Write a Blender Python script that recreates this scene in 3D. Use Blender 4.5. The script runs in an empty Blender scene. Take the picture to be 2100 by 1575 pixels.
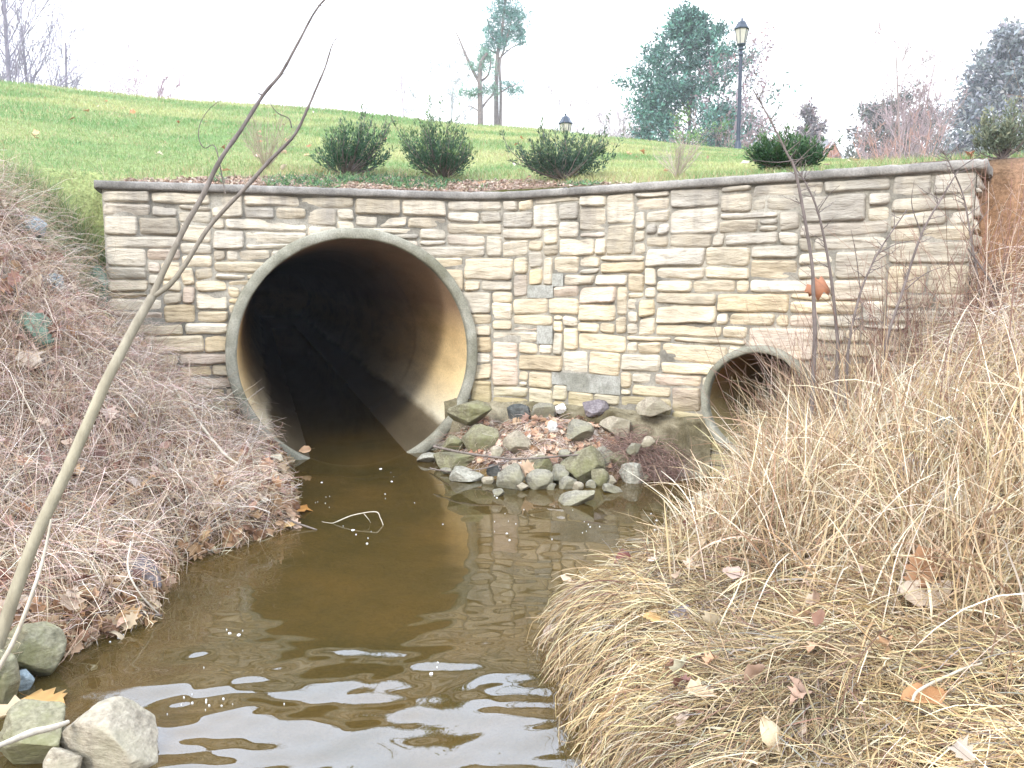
import bpy, bmesh, math
import numpy as np
from mathutils import Vector, Matrix

rng = np.random.default_rng(11)
scene = bpy.context.scene
COL = scene.collection
R = math.radians

# ------------------------------------------------------------------ camera maths
F, HY, CZ = 1700.0, 580.0, 1.32
PITCH = math.atan((787.5 - HY) / F)
CAM = np.array([0, 0, CZ])

def ray(x, y):
    u = (x - 1050) / F; v = (787.5 - y) / F
    return np.array([u, math.cos(PITCH) + v * math.sin(PITCH), -math.sin(PITCH) + v * math.cos(PITCH)])
def at_y(x, y, Y):
    r = ray(x, y); return CAM + r * (Y / r[1])
def at_z(x, y, z):
    r = ray(x, y); return CAM + r * ((z - CZ) / r[2])
def elev(y):
    r = ray(1050, y); return r[2] / r[1]

# ------------------------------------------------------------------ noise (numpy value noise)
def _hash(ix, iy, iz):
    h = (ix * 374761393 + iy * 668265263 + iz * 2147483647 + 974711) & 0xFFFFFFFF
    h = ((h ^ (h >> 13)) * 1274126177) & 0xFFFFFFFF
    h = ((h ^ (h >> 16)) * 2246822519) & 0xFFFFFFFF
    return ((h ^ (h >> 15)) & 0xFFFFFF) / float(0xFFFFFF)
def vnoise(p):
    p = np.asarray(p, float)
    i = np.floor(p).astype(np.int64); f = p - i
    f = f * f * (3 - 2 * f)
    r = 0
    for a in (0, 1):
        for b in (0, 1):
            for c in (0, 1):
                w = (f[..., 0] if a else 1 - f[..., 0]) * (f[..., 1] if b else 1 - f[..., 1]) * (f[..., 2] if c else 1 - f[..., 2])
                r = r + w * _hash(i[..., 0] + a, i[..., 1] + b, i[..., 2] + c)
    return r * 2 - 1
def fbm(p, o=4):
    p = np.asarray(p, float); r = 0; a = 1; s = 0
    for k in range(o):
        r = r + a * vnoise(p * (2 ** k) + 17.3 * k); s += a; a *= .5
    return r / s
def n2(x, y, f, o=3, seed=0.0):
    return fbm(np.stack([x * f, y * f, np.zeros_like(x) + seed + .37], -1), o)
def sstep(a, b, x):
    t = np.clip((x - a) / (b - a), 0, 1); return t * t * (3 - 2 * t)

# ------------------------------------------------------------------ object helpers
def tag(o, label=None, cat=None, group=None, kind=None):
    if label: o['label'] = label
    if cat: o['category'] = cat
    if group: o['group'] = group
    if kind: o['kind'] = kind
    return o
def empty(name, loc=(0, 0, 0)):
    o = bpy.data.objects.new(name, None); COL.objects.link(o); o.location = [float(c) for c in loc]
    o.empty_display_size = .1
    return o
def mesh_obj(name, V, quads=None, tris=None, mat=None, parent=None, col=None, smooth=True, origin=None):
    V = np.asarray(V, float).reshape(-1, 3)
    if origin is not None: V = V - np.asarray(origin, float)
    me = bpy.data.meshes.new(name)
    nq = 0 if quads is None else len(quads); nt = 0 if tris is None else len(tris)
    me.vertices.add(len(V)); me.vertices.foreach_set('co', V.astype(np.float32).ravel())
    parts = []
    if nq: parts.append(np.asarray(quads).ravel())
    if nt: parts.append(np.asarray(tris).ravel())
    L = np.concatenate(parts).astype(np.int32)
    me.loops.add(len(L)); me.loops.foreach_set('vertex_index', L)
    tot = np.concatenate([np.full(nq, 4), np.full(nt, 3)]).astype(np.int32)
    st = np.concatenate([[0], np.cumsum(tot)[:-1]]).astype(np.int32)
    me.polygons.add(nq + nt); me.polygons.foreach_set('loop_start', st); me.polygons.foreach_set('loop_total', tot)
    me.polygons.foreach_set('use_smooth', np.full(nq + nt, smooth))
    if col is not None:
        a = me.color_attributes.new('Col', 'FLOAT_COLOR', 'POINT')
        c = np.ones((len(V), 4), np.float32); c[:, :3] = col
        a.data.foreach_set('color', c.ravel())
    me.update(calc_edges=True); me.validate()
    o = bpy.data.objects.new(name, me); COL.objects.link(o)
    if mat: me.materials.append(mat)
    if parent is not None:
        o.parent = parent
        if origin is None:
            o.matrix_parent_inverse = Matrix.Translation(-parent.location)
    elif origin is not None:
        o.location = [float(c) for c in origin]
    return o
def norm(v): return v / np.maximum(np.linalg.norm(v, axis=-1, keepdims=True), 1e-9)

def tube_data(P, Rad, sides=3):
    """P (n,k,3); Rad (n,k) -> verts, quads"""
    n, k, _ = P.shape
    T = norm(np.gradient(P, axis=1))
    mt = np.abs(norm(T.mean(1, keepdims=True)))
    ref = np.where(mt[..., 2:3] > .75, np.array([1., 0, 0]), np.array([0, 0, 1.])) + np.zeros_like(T)
    A = norm(np.cross(T, ref)); B = np.cross(T, A)
    an = np.arange(sides) * 2 * math.pi / sides
    V = P[:, :, None, :] + Rad[:, :, None, None] * (np.cos(an)[None, None, :, None] * A[:, :, None, :] + np.sin(an)[None, None, :, None] * B[:, :, None, :])
    V = V.reshape(-1, 3)
    base = (np.arange(n) * k * sides)[:, None, None]
    kk = (np.arange(k - 1) * sides)[None, :, None]
    ss = np.arange(sides)[None, None, :]; s2 = (ss + 1) % sides
    q = np.stack([base + kk + ss, base + kk + s2, base + kk + sides + s2, base + kk + sides + ss], -1).reshape(-1, 4)
    return V, q
def tubes(name, P, Rad, mat, parent=None, col=None, sides=3, origin=None):
    P = np.asarray(P, float); Rad = np.broadcast_to(np.asarray(Rad, float), P.shape[:2])
    V, q = tube_data(P, Rad, sides)
    c = None if col is None else np.repeat(np.asarray(col), P.shape[1] * sides, axis=0)
    return mesh_obj(name, V, q, None, mat, parent, c, origin=origin)
def blade_data(P, W):
    """flat ribbons with a slight fold, random facing"""
    n, k, _ = P.shape
    T = norm(np.gradient(P, axis=1))
    ref = norm(rng.normal(size=(n, 1, 3)) + np.array([0, 0, .01]))
    A = norm(np.cross(T, ref + np.zeros_like(T)))
    B = np.cross(T, A)
    V = np.stack([P - A * W[..., None], P + B * W[..., None] * .45, P + A * W[..., None]], 2).reshape(-1, 3)
    base = (np.arange(n) * k * 3)[:, None, None]; kk = (np.arange(k - 1) * 3)[None, :, None]; ss = np.arange(2)[None, None, :]
    q = np.stack([base + kk + ss, base + kk + ss + 1, base + kk + ss + 4, base + kk + ss + 3], -1).reshape(-1, 4)
    return V, q
def blades(name, P, W, mat, parent=None, col=None):
    W = np.broadcast_to(np.asarray(W, float), P.shape[:2])
    V, q = blade_data(P, W)
    c = None if col is None else np.repeat(np.asarray(col), P.shape[1] * 3, axis=0)
    return mesh_obj(name, V, q, None, mat, parent, c)
def smooth_path(pts, k=40):
    """Catmull-Rom through points -> (k,3)"""
    p = np.asarray(pts, float); p = np.vstack([2 * p[0] - p[1], p, 2 * p[-1] - p[-2]])
    m = len(p) - 3; t = np.linspace(0, m - 1e-6, k); i = t.astype(int); f = (t - i)[:, None]
    a, b, c, d = p[i], p[i + 1], p[i + 2], p[i + 3]
    return .5 * (2 * b + (c - a) * f + (2 * a - 5 * b + 4 * c - d) * f ** 2 + (-a + 3 * b - 3 * c + d) * f ** 3)
def pal(n, cols, jit=.12, w=None):
    cols = np.asarray(cols, float)
    c = cols[rng.choice(len(cols), n, p=w)]
    return np.clip(c * (1 + rng.normal(0, jit, (n, 1))) * (1 + rng.normal(0, jit * .3, (n, 3))), .005, .95)

# ------------------------------------------------------------------ materials
def nt(m):
    m.use_nodes = True; t = m.node_tree; t.nodes.clear(); return t
def N(t, typ, **kw):
    n = t.nodes.new(typ)
    for k, v in kw.items(): setattr(n, k, v)
    return n
def ramp(t, fac, stops):
    r = N(t, 'ShaderNodeValToRGB'); e = r.color_ramp.elements
    while len(e) < len(stops): e.new(.5)
    for el, (p, c) in zip(e, stops): el.position = p; el.color = (*c, 1) if len(c) == 3 else c
    t.links.new(fac, r.inputs[0]); return r.outputs[0]
def mixc(t, f, a, b, mode='MIX'):
    m = N(t, 'ShaderNodeMix', data_type='RGBA', blend_type=mode)
    for s, v in ((m.inputs[0], f), (m.inputs[6], a), (m.inputs[7], b)):
        if hasattr(v, 'links'): t.links.new(v, s)
        elif isinstance(v, (int, float)): s.default_value = v
        else: s.default_value = (*v, 1)
    return m.outputs[2]
def noise(t, vec, scale, detail=4, rough=.55, mapscale=None):
    if mapscale is not None:
        mp = N(t, 'ShaderNodeMapping'); mp.inputs['Scale'].default_value = mapscale
        t.links.new(vec, mp.inputs[0]); vec = mp.outputs[0]
    n = N(t, 'ShaderNodeTexNoise'); n.inputs['Scale'].default_value = scale
    n.inputs['Detail'].default_value = detail; n.inputs['Roughness'].default_value = rough
    t.links.new(vec, n.inputs[0]); return n.outputs[0]
def bump(t, h, strength, dist, prev=None):
    b = N(t, 'ShaderNodeBump'); b.inputs['Strength'].default_value = strength; b.inputs['Distance'].default_value = dist
    t.links.new(h, b.inputs['Height'])
    if prev is not None: t.links.new(prev, b.inputs['Normal'])
    return b.outputs[0]
def finish(t, color, rough=.9, normal=None, spec=.2, transl=0.0):
    b = N(t, 'ShaderNodeBsdfPrincipled'); o = N(t, 'ShaderNodeOutputMaterial')
    if hasattr(color, 'links'): t.links.new(color, b.inputs['Base Color'])
    else: b.inputs['Base Color'].default_value = (*color, 1)
    if hasattr(rough, 'links'): t.links.new(rough, b.inputs['Roughness'])
    else: b.inputs['Roughness'].default_value = rough
    b.inputs['Specular IOR Level'].default_value = spec
    if normal is not None: t.links.new(normal, b.inputs['Normal'])
    if transl:
        d = N(t, 'ShaderNodeBsdfTranslucent'); mx = N(t, 'ShaderNodeMixShader'); mx.inputs[0].default_value = transl
        if hasattr(color, 'links'): t.links.new(color, d.inputs[0])
        else: d.inputs[0].default_value = (*color, 1)
        t.links.new(b.outputs[0], mx.inputs[1]); t.links.new(d.outputs[0], mx.inputs[2]); t.links.new(mx.outputs[0], o.inputs[0])
    else: t.links.new(b.outputs[0], o.inputs[0])
def vc(t): 
    a = N(t, 'ShaderNodeVertexColor'); a.layer_name = 'Col'; return a.outputs[0]
def oc(t): return N(t, 'ShaderNodeTexCoord').outputs['Object']

def m_strand(name, transl=.15, rough=.7, spec=.25):
    m = bpy.data.materials.new(name); t = nt(m); finish(t, vc(t), rough, None, spec, transl); return m
M_straw = m_strand('dry_straw'); M_leafy = m_strand('leaf_tissue', .2, .6, .3); M_green = m_strand('green_leaf', .22, .5, .35)
M_twig = m_strand('twig_bark', 0, .85, .15)

def m_stone():
    m = bpy.data.materials.new('cut_stone'); t = nt(m); c = vc(t); p = oc(t)
    n1 = noise(t, p, 5, 5, .6); n2_ = noise(t, p, 1, 5, .65, (9, 9, 42)); n3 = noise(t, p, 60, 3, .6)
    c1 = mixc(t, 1, c, ramp(t, n1, [(.25, (.76, .74, .73)), (.5, (.96, .95, .94)), (.75, (1.15, 1.11, 1.03))]), 'MULTIPLY')
    c2 = mixc(t, .8, c1, ramp(t, n2_, [(.26, (.42, .38, .34)), (.38, (.90, .88, .85)), (.6, (1.05, 1.04, 1.0)), (.8, (1.14, 1.12, 1.1))]), 'MULTIPLY')
    # grey weather crust that follows the open top face and patches, as lichen-like stain
    n4 = noise(t, p, 2.3, 6, .7)
    c3 = mixc(t, ramp(t, n4, [(.55, (0, 0, 0)), (.7, (.5, .5, .5))]), c2, (.27, .25, .22))
    sx = N(t, 'ShaderNodeSeparateXYZ'); t.links.new(p, sx.inputs[0])
    # damp green tide stain along the foot, dark rain streaks below the cap
    ad = N(t, 'ShaderNodeMath', operation='MULTIPLY_ADD'); ad.inputs[1].default_value = -.5; t.links.new(n1, ad.inputs[0]); t.links.new(sx.outputs[2], ad.inputs[2])
    c3 = mixc(t, ramp(t, ad.outputs[0], [(.05, (.75, .75, .75)), (.38, (0, 0, 0))]), c3, (.25, .22, .10))
    st = noise(t, p, 1, 4, .6, (7, 7, .8))
    mr = N(t, 'ShaderNodeMapRange'); mr.inputs[1].default_value = 1.25; mr.inputs[2].default_value = 2.0; t.links.new(sx.outputs[2], mr.inputs[0])
    mm = N(t, 'ShaderNodeMath', operation='MULTIPLY'); t.links.new(mr.outputs[0], mm.inputs[0]); t.links.new(ramp(t, st, [(.48, (0, 0, 0)), (.66, (.65, .65, .65))]), mm.inputs[1])
    c3 = mixc(t, mm.outputs[0], c3, (.20, .185, .165))
    b1 = bump(t, n2_, 1.0, .016); b2 = bump(t, n3, .5, .005, b1)
    finish(t, c3, .92, b2, .15); return m
def m_concrete(name, a, b, sc=6, dark=(.5, .5, .5), bs=.5):
    m = bpy.data.materials.new(name); t = nt(m); p = oc(t)
    n1 = noise(t, p, sc, 6, .62); n3 = noise(t, p, 90, 3, .6); n4 = noise(t, p, sc * .35, 4, .6)
    c = ramp(t, n1, [(.3, a), (.7, b)])
    c = mixc(t, 1, c, ramp(t, n3, [(.3, (.75, .75, .75)), (.6, (1.1, 1.1, 1.1))]), 'MULTIPLY')
    c = mixc(t, 1, c, ramp(t, n4, [(.35, dark), (.6, (1.05, 1.05, 1.05))]), 'MULTIPLY')
    finish(t, c, .93, bump(t, n1, .3, .01, bump(t, n3, bs, .004)), .15); return m
M_stone = m_stone()
M_coping = m_concrete('coping_concrete', (.19, .175, .155), (.33, .305, .27), 9, (.6, .6, .6), .8)
M_mortar = m_concrete('mortar', (.25, .23, .185), (.40, .365, .30), 10)
M_bare = m_concrete('bare_concrete', (.26, .25, .215), (.43, .42, .37), 14, (.7, .7, .66), .9)
M_rim = m_concrete('pipe_rim_concrete', (.21, .20, .155), (.36, .345, .28), 7, (.62, .62, .55), .9)
M_footing = m_concrete('rough_footing', (.16, .135, .085), (.34, .30, .21), 8, (.5, .48, .4), 1.0)

def m_barrel(name, rusty):
    m = bpy.data.materials.new(name); t = nt(m); p = oc(t)
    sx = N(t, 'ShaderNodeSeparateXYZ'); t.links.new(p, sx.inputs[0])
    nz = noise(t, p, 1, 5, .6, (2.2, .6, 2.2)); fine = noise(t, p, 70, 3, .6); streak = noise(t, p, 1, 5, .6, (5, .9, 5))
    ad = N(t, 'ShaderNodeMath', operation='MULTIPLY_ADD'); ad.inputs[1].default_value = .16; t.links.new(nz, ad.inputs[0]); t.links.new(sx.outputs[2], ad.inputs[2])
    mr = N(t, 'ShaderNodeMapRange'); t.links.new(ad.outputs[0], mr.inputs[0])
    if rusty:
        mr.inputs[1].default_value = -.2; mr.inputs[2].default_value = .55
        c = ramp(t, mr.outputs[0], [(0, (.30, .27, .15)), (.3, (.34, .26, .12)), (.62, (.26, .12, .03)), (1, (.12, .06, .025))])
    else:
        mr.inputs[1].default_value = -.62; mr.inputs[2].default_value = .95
        c = ramp(t, mr.outputs[0], [(0, (.08, .06, .032)), (.06, (.13, .10, .06)), (.1, (.66, .59, .43)), (.3, (.82, .62, .33)), (.52, (.76, .54, .27)), (.68, (.42, .28, .17)), (1, (.19, .13, .10))])  # ochre staining; lower band lightened to paint in light from the mouth
    c = mixc(t, 1, c, ramp(t, fine, [(.3, (.8, .8, .8)), (.65, (1.1, 1.1, 1.1))]), 'MULTIPLY')
    c = mixc(t, 1, c, ramp(t, streak, [(.3, (.80, .78, .76)), (.55, (1.03, 1.03, 1.03))]), 'MULTIPLY')
    finish(t, c, .8, bump(t, fine, .35, .004), .25); return m

def m_ground():
    m = bpy.data.materials.new('ground_soil'); t = nt(m); c = vc(t); p = oc(t)
    n1 = noise(t, p, 14, 6, .7); n2_ = noise(t, p, 60, 4, .7)
    c1 = mixc(t, 1, c, ramp(t, n1, [(.3, (.6, .58, .55)), (.55, (1, 1, 1)), (.75, (1.35, 1.3, 1.2))]), 'MULTIPLY')
    c2 = mixc(t, 1, c1, ramp(t, n2_, [(.3, (.55, .55, .55)), (.6, (1.15, 1.15, 1.15))]), 'MULTIPLY')
    finish(t, c2, .95, bump(t, n1, .6, .03, bump(t, n2_, .6, .01)), .1); return m
M_ground = m_ground()

def m_rock(name, a, b, moss=None):
    m = bpy.data.materials.new(name); t = nt(m); p = oc(t)
    n1 = noise(t, p, 9, 6, .65); n3 = noise(t, p, 70, 4, .65); n2_ = noise(t, p, 22, 5, .6, (1, 1, 3.5))
    c = ramp(t, n1, [(.3, a), (.68, b)])
    c = mixc(t, 1, c, ramp(t, n3, [(.3, (.7, .7, .7)), (.62, (1.14, 1.14, 1.14))]), 'MULTIPLY')
    c = mixc(t, .6, c, ramp(t, n2_, [(.35, (.6, .58, .55)), (.6, (1.08, 1.08, 1.08))]), 'MULTIPLY')
    if moss: c = mixc(t, ramp(t, noise(t, p, 5, 5, .7), [(.46, (0, 0, 0)), (.62, (.8, .8, .8))]), c, moss)
    finish(t, c, .85, bump(t, n2_, .5, .012, bump(t, n3, .6, .005)), .25); return m
M_rock = {
    'olive': m_rock('rock_olive', (.14, .125, .075), (.31, .285, .19), (.17, .165, .075)),
    'grey': m_rock('rock_grey', (.16, .15, .115), (.33, .305, .24), (.22, .205, .13)),
    'pale': m_rock('rock_pale', (.24, .23, .185), (.39, .37, .30)),
    'tan': m_rock('rock_tan', (.26, .22, .16), (.43, .375, .285), (.28, .25, .17)),
    'blue': m_rock('rock_blue_grey', (.15, .19, .21), (.30, .35, .36)),
    'green': m_rock('rock_green', (.09, .15, .11), (.20, .28, .21)),
    'dark': m_rock('rock_dark', (.05, .055, .05), (.13, .13, .12)),
    'white': m_rock('rock_white', (.62, .60, .55), (.80, .78, .74)),
    'mauve': m_rock('rock_mauve', (.13, .11, .12), (.26, .23, .23)),
}
def m_bark(name, a, b, lo=None):
    m = bpy.data.materials.new(name); t = nt(m); p = oc(t)
    n1 = noise(t, p, 30, 5, .7, (1, 1, .35)); n2_ = noise(t, p, 4, 4, .6)
    c = ramp(t, n1, [(.3, a), (.7, b)])
    c = mixc(t, 1, c, ramp(t, n2_, [(.3, (.7, .7, .7)), (.7, (1.2, 1.2, 1.2))]), 'MULTIPLY')
    if lo is not None:   # smooth olive young bark low on the stem, dark above
        sx = N(t, 'ShaderNodeSeparateXYZ'); t.links.new(p, sx.inputs[0])
        mr = N(t, 'ShaderNodeMapRange'); mr.inputs[1].default_value = .9; mr.inputs[2].default_value = 1.8; t.links.new(sx.outputs[2], mr.inputs[0])
        c = mixc(t, mr.outputs[0], ramp(t, n1, [(.25, lo[0]), (.75, lo[1])]), c)
    finish(t, c, .85, bump(t, n1, .5, .006), .2); return m
M_sapling = m_bark('sapling_bark', (.07, .055, .05), (.19, .16, .145), ((.23, .20, .135), (.38, .335, .235)))
M_bark = m_bark('tree_bark', (.10, .08, .07), (.22, .18, .16))
M_stick = m_bark('stick_bark', (.10, .08, .065), (.24, .20, .17))
M_palestick = m_bark('pale_stick_bark', (.42, .36, .27), (.62, .55, .44))
M_metal = bpy.data.materials.new('black_lamp_metal'); finish(nt(M_metal), (.018, .028, .045), .45, None, .5)
M_glass = bpy.data.materials.new('frosted_lamp_glass'); finish(nt(M_glass), (.62, .58, .5), .4, None, .5, .4)
M_brick = m_concrete('house_brick', (.35, .17, .12), (.45, .24, .17), 12)
M_shingle = m_concrete('roof_shingle', (.22, .21, .21), (.32, .31, .31), 12)
M_white = m_concrete('white_trim', (.7, .7, .68), (.8, .8, .78), 12)

# ------------------------------------------------------------------ wall curve (plan)
ZTOP = CZ + .70
dirL = norm(np.array([1, .305])); dirR = norm(np.array([1, -.643]))
A0 = np.array([-2.83, 5.79 + .05]); C0 = np.array([-.15, 6.607 + .055]); E0 = np.array([2.66, 4.80 + .06])
def wall_curve():
    pts = [A0 + (C0 - dirL * .42 - A0) * t for t in np.linspace(0, 1, 60)]
    p0, p2 = C0 - dirL * .42, C0 + dirR * .42
    pts += [(1 - t) ** 2 * p0 + 2 * t * (1 - t) * C0 + t * t * p2 for t in np.linspace(0, 1, 30)[1:]]
    pts += [p2 + (E0 - p2) * t for t in np.linspace(0, 1, 70)[1:]]
    return np.array(pts)
WP = wall_curve()
WS = np.concatenate([[0], np.cumsum(np.linalg.norm(np.diff(WP, axis=0), axis=1))]); SLEN = WS[-1]
WT = norm(np.gradient(WP, axis=0)); WN = np.stack([WT[:, 1], -WT[:, 0]], -1)   # towards camera
def wall_at(s):
    P = np.stack([np.interp(s, WS, WP[:, i]) for i in (0, 1)], -1)
    n = norm(np.stack([np.interp(s, WS, WN[:, i]) for i in (0, 1)], -1))
    return P, n
def wall_sd(x, y):
    """signed distance (behind positive) and arclength to the wall line, extended straight past its ends"""
    ext = np.vstack([A0 - dirL * 60, WP[::4], E0 + dirR * 60])
    sx = np.concatenate([[-60], WS[::4], [SLEN + 60]])
    best = np.full(x.shape, 1e9); sd = np.zeros(x.shape); sa = np.zeros(x.shape)
    for i in range(len(ext) - 1):
        a, b = ext[i], ext[i + 1]; d = b - a; L = np.hypot(*d)
        if L < 1e-9: continue
        t = np.clip(((x - a[0]) * d[0] + (y - a[1]) * d[1]) / L ** 2, 0, 1)
        qx, qy = x - a[0] - t * d[0], y - a[1] - t * d[1]
        dist = np.hypot(qx, qy); sg = np.sign(d[0] * qy - d[1] * qx)
        m = dist < best
        best = np.where(m, dist, best); sd = np.where(m, dist * np.where(sg == 0, 1, sg), sd); sa = np.where(m, sx[i] + t * (sx[i + 1] - sx[i]), sa)
    return sd, sa

# ------------------------------------------------------------------ ground height
CREST = np.array([(-700, 120), (0, 165), (100, 176), (200, 189), (300, 199), (400, 206), (500, 212), (600, 217), (700, 226), (800, 238), (900, 249), (1000, 257), (1100, 264), (1200, 276), (1300, 286), (1400, 298), (1500, 306), (1600, 316), (1700, 327), (1800, 336), (1900, 342), (2100, 350), (2800, 380)], float)
CU = np.array([ray(x, y)[0] / ray(x, y)[1] for x, y in CREST]); CE = np.array([ray(x, y)[2] / ray(x, y)[1] for x, y in CREST])
def yc(u): return np.interp(u, [-.8, -.6, -.2, .25, .6], [15, 16, 18, 22, 18])
def yw(u): return np.interp(u, [-.7, -.49, -.06, .55, .8], [5.3, 5.8, 6.55, 4.8, 4.2])
def lawn(x, y, w):
    u = np.clip(x / np.maximum(y, 2.5), -.9, .9); e = np.interp(u, CU, CE); Yc = yc(u); Yw = yw(u)
    z0 = 1.99 + .03 * sstep(0, 1, w)
    zc = CZ + e * Yc
    z = z0 + (zc - z0) * (y - Yw) / (Yc - Yw)
    over = np.maximum(y - Yc, 0)
    z = np.where(y > Yc, zc - .14 * np.minimum(over, 18) - .02 * np.minimum(np.maximum(over - 18, 0), 60), z)
    z = np.where(y < Yw, z0 + .22 * (y - Yw), z)
    return z + .03 * n2(x, y, .8, 3, 3) * (y > Yw)
LE = np.array([(-2, -1.5), (2.0, -1.5), (2.15, -1.5), (2.3, -1.6), (2.5, -1.68), (2.62, -1.70), (2.84, -1.62), (3.09, -1.44), (3.34, -1.50), (3.77, -1.60), (4.06, -1.40), (4.35, -1.20), (4.79, -1.30), (5.4, -1.50), (5.83, -1.62), (6.3, -1.74), (7, -1.9)])
RE = np.array([(-2, .35), (1.6, .30), (2.13, .24), (2.46, .19), (2.6, .17), (2.88, .13), (3.0, .16), (3.08, .24), (3.15, .38), (3.3, .54), (3.83, .74), (4.39, 1.08), (5.0, 1.45), (5.4, 1.68), (5.9, 1.95), (7, 2.4)])
def smin(a, b, k):
    h = np.clip(.5 + .5 * (b - a) / k, 0, 1); return b + (a - b) * h - k * h * (1 - h)
def front(x, y):
    dl = np.interp(y, LE[:, 0], LE[:, 1]) - x
    dr = x - np.interp(y, RE[:, 0], RE[:, 1])
    bumpy = .085 * n2(x, y, 2.4, 3, 1) + .045 * n2(x, y, 6, 2, 2)
    dlp = np.maximum(dl, 0); drp = np.maximum(dr, 0)
    cl = np.interp(y, [2.2, 3.5, 5], [.10, .25, .36])
    hl = .06 * (1 - np.exp(-dlp / .07)) + .42 * dlp + cl * dlp ** 2 + bumpy * np.clip(dlp * 4, 0, 1)
    c = np.interp(y, [2, 3, 4.5], [.10, .14, .36])
    a = np.interp(y, [3.3, 4.0, 5.0], [.235, .13, .10])
    hr = a * (1 - np.exp(-drp / .09)) + .16 * drp + c * drp ** 2 + bumpy * np.clip(drp * 3, 0, 1) * np.where(y > 4.0, np.clip((x - 1.0) / .6, .15, 1), 1)
    bed = -.10 - .12 * np.clip(np.minimum(-dl, -dr) * 1.6, 0, 1) + .02 * n2(x, y, 4, 3, 5)
    edge = lambda d: sstep(-.10, .0, d)
    h = np.maximum(np.where(dl > -.1, -.10 + (hl + .10) * edge(dl), -9), np.where(dr > -.1, -.10 + (hr + .10) * edge(dr), -9))
    h = np.maximum(h, bed)
    q = np.sqrt(((x - .33) / .92) ** 2 + ((y - 6.12) / .72) ** 2)
    isl = .42 * (1 - q) + .05 * n2(x, y, 3.1, 3, 7) - .02
    q2 = np.sqrt(((x + .22) / .34) ** 2 + ((y - 6.22) / .5) ** 2)
    isl = np.maximum(isl, .30 * (1 - q2))
    return np.maximum(h, np.minimum(isl, .30))
def H(x, y):
    x = np.asarray(x, float); y = np.asarray(y, float)
    w, s = wall_sd(x, y)
    ln = lawn(x, y, w); fr = smin(front(x, y), ln, .3)
    out = np.minimum(np.maximum(-s, s - SLEN), 3.0)
    bl = sstep(-.05, .5, w - .0) 
    beyond = fr + (np.maximum(ln, fr) - fr) * bl
    inside = np.where(w > .12, ln, fr)
    return np.where(out > 0, beyond, inside)
def H1(x, y): return float(H(np.array([x]), np.array([y]))[0])
def hit(px, py, dz=0.0, ymin=1.2):
    r = ray(px, py); t = np.linspace(ymin, 60, 6000) if py < 420 else np.linspace(ymin, 9, 2600)
    P = CAM + r * t[:, None]
    below = P[:, 2] < np.maximum(H(P[:, 0], P[:, 1]), 0) + dz
    i = int(np.argmax(below)) if below.any() else len(t) - 1
    return P[i]
def gnormal(x, y, e=.03):
    gx = (H(x + e, y) - H(x - e, y)) / (2 * e); gy = (H(x, y + e) - H(x, y - e)) / (2 * e)
    return norm(np.stack([-gx, -gy, np.ones_like(gx)], -1)), gx, gy

# ground mesh: one sheet, fine near the stream, coarse to the horizon
def build_ground():
    xs = np.concatenate([[-900, -400, -180, -90, -50], np.arange(-30, -6, 1.0), np.arange(-6, -3.6, .15), np.arange(-3.6, 3.9, .04), np.arange(3.9, 7, .15), np.arange(7, 31, 1.0), [50, 90, 180, 400, 900]])
    ys = np.concatenate([[-60, -20, -6, -2, 0, .6], np.arange(1.0, 7.6, .04), np.arange(7.6, 12, .12), np.arange(12, 34, .5), [36, 40, 46, 55, 70, 95, 140, 250, 500, 1200]])
    X, Y = np.meshgrid(xs, ys, indexing='ij'); Z = H(X.ravel(), Y.ravel()).reshape(X.shape)
    w, s = wall_sd(X.ravel(), Y.ravel()); w = w.reshape(X.shape); s = s.reshape(X.shape)
    V = np.stack([X, Y, Z], -1).reshape(-1, 3)
    nx, ny = X.shape; idx = np.arange(nx * ny).reshape(nx, ny)
    q = np.stack([idx[:-1, :-1], idx[1:, :-1], idx[1:, 1:], idx[:-1, 1:]], -1).reshape(-1, 4)
    band = ((w > .12) & (s > .02) & (s < SLEN - .02)).ravel()
    fr = ((w <= .12) & (s > .02) & (s < SLEN - .02)).ravel()
    cut = band[q].any(1) & fr[q].any(1)
    q = q[~cut]
    x, y, z, w = V[:, 0], V[:, 1], V[:, 2], w.ravel()
    dl = np.interp(y, LE[:, 0], LE[:, 1]) - x
    nn = n2(x, y, 1.3, 4, 9); n5 = n2(x, y, 5, 3, 4)
    green = np.array([.14, .22, .075]); ygreen = np.array([.30, .30, .13]); litter = np.array([.20, .125, .085]); mud = np.array([.075, .055, .033]); bed = np.array([.17, .115, .045]); mulch = np.array([.27, .205, .155])
    g = green + (ygreen - green) * np.clip(.5 + .9 * n2(x, y * .45, .9, 3, 12), 0, 1)[:, None]
    isl = sstep(.0, .25, lawnness(x, y, w) + .25 * nn)[:, None]
    base = litter + (mud - litter) * sstep(.25, -.3, nn + .3 * n5)[:, None]
    base = base + (mulch - base) * (sstep(-.05, .1, w) * sstep(1.6, 1.3, np.abs(x + .9)))[:, None] * .7
    rb = (x > np.interp(y, RE[:, 0], RE[:, 1])) & (w < 0)
    straw = np.array([.11, .078, .045]); soil = np.array([.30, .17, .09])
    base = np.where(rb[:, None], straw + (mud - straw) * sstep(.2, -.3, n5)[:, None], base)
    so = (sstep(2.55, 2.85, x) * sstep(3.6, 4.2, y) * sstep(.6, .1, w))[:, None]
    base = base + (soil - base) * so
    col = base + (g - base) * isl
    wet = sstep(.09, .0, z)[:, None]; col = col + (bed - col) * wet
    gnd = mesh_obj('ground', V, q, None, M_ground, None, col)
    tag(gnd, kind='structure'); return gnd
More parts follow.
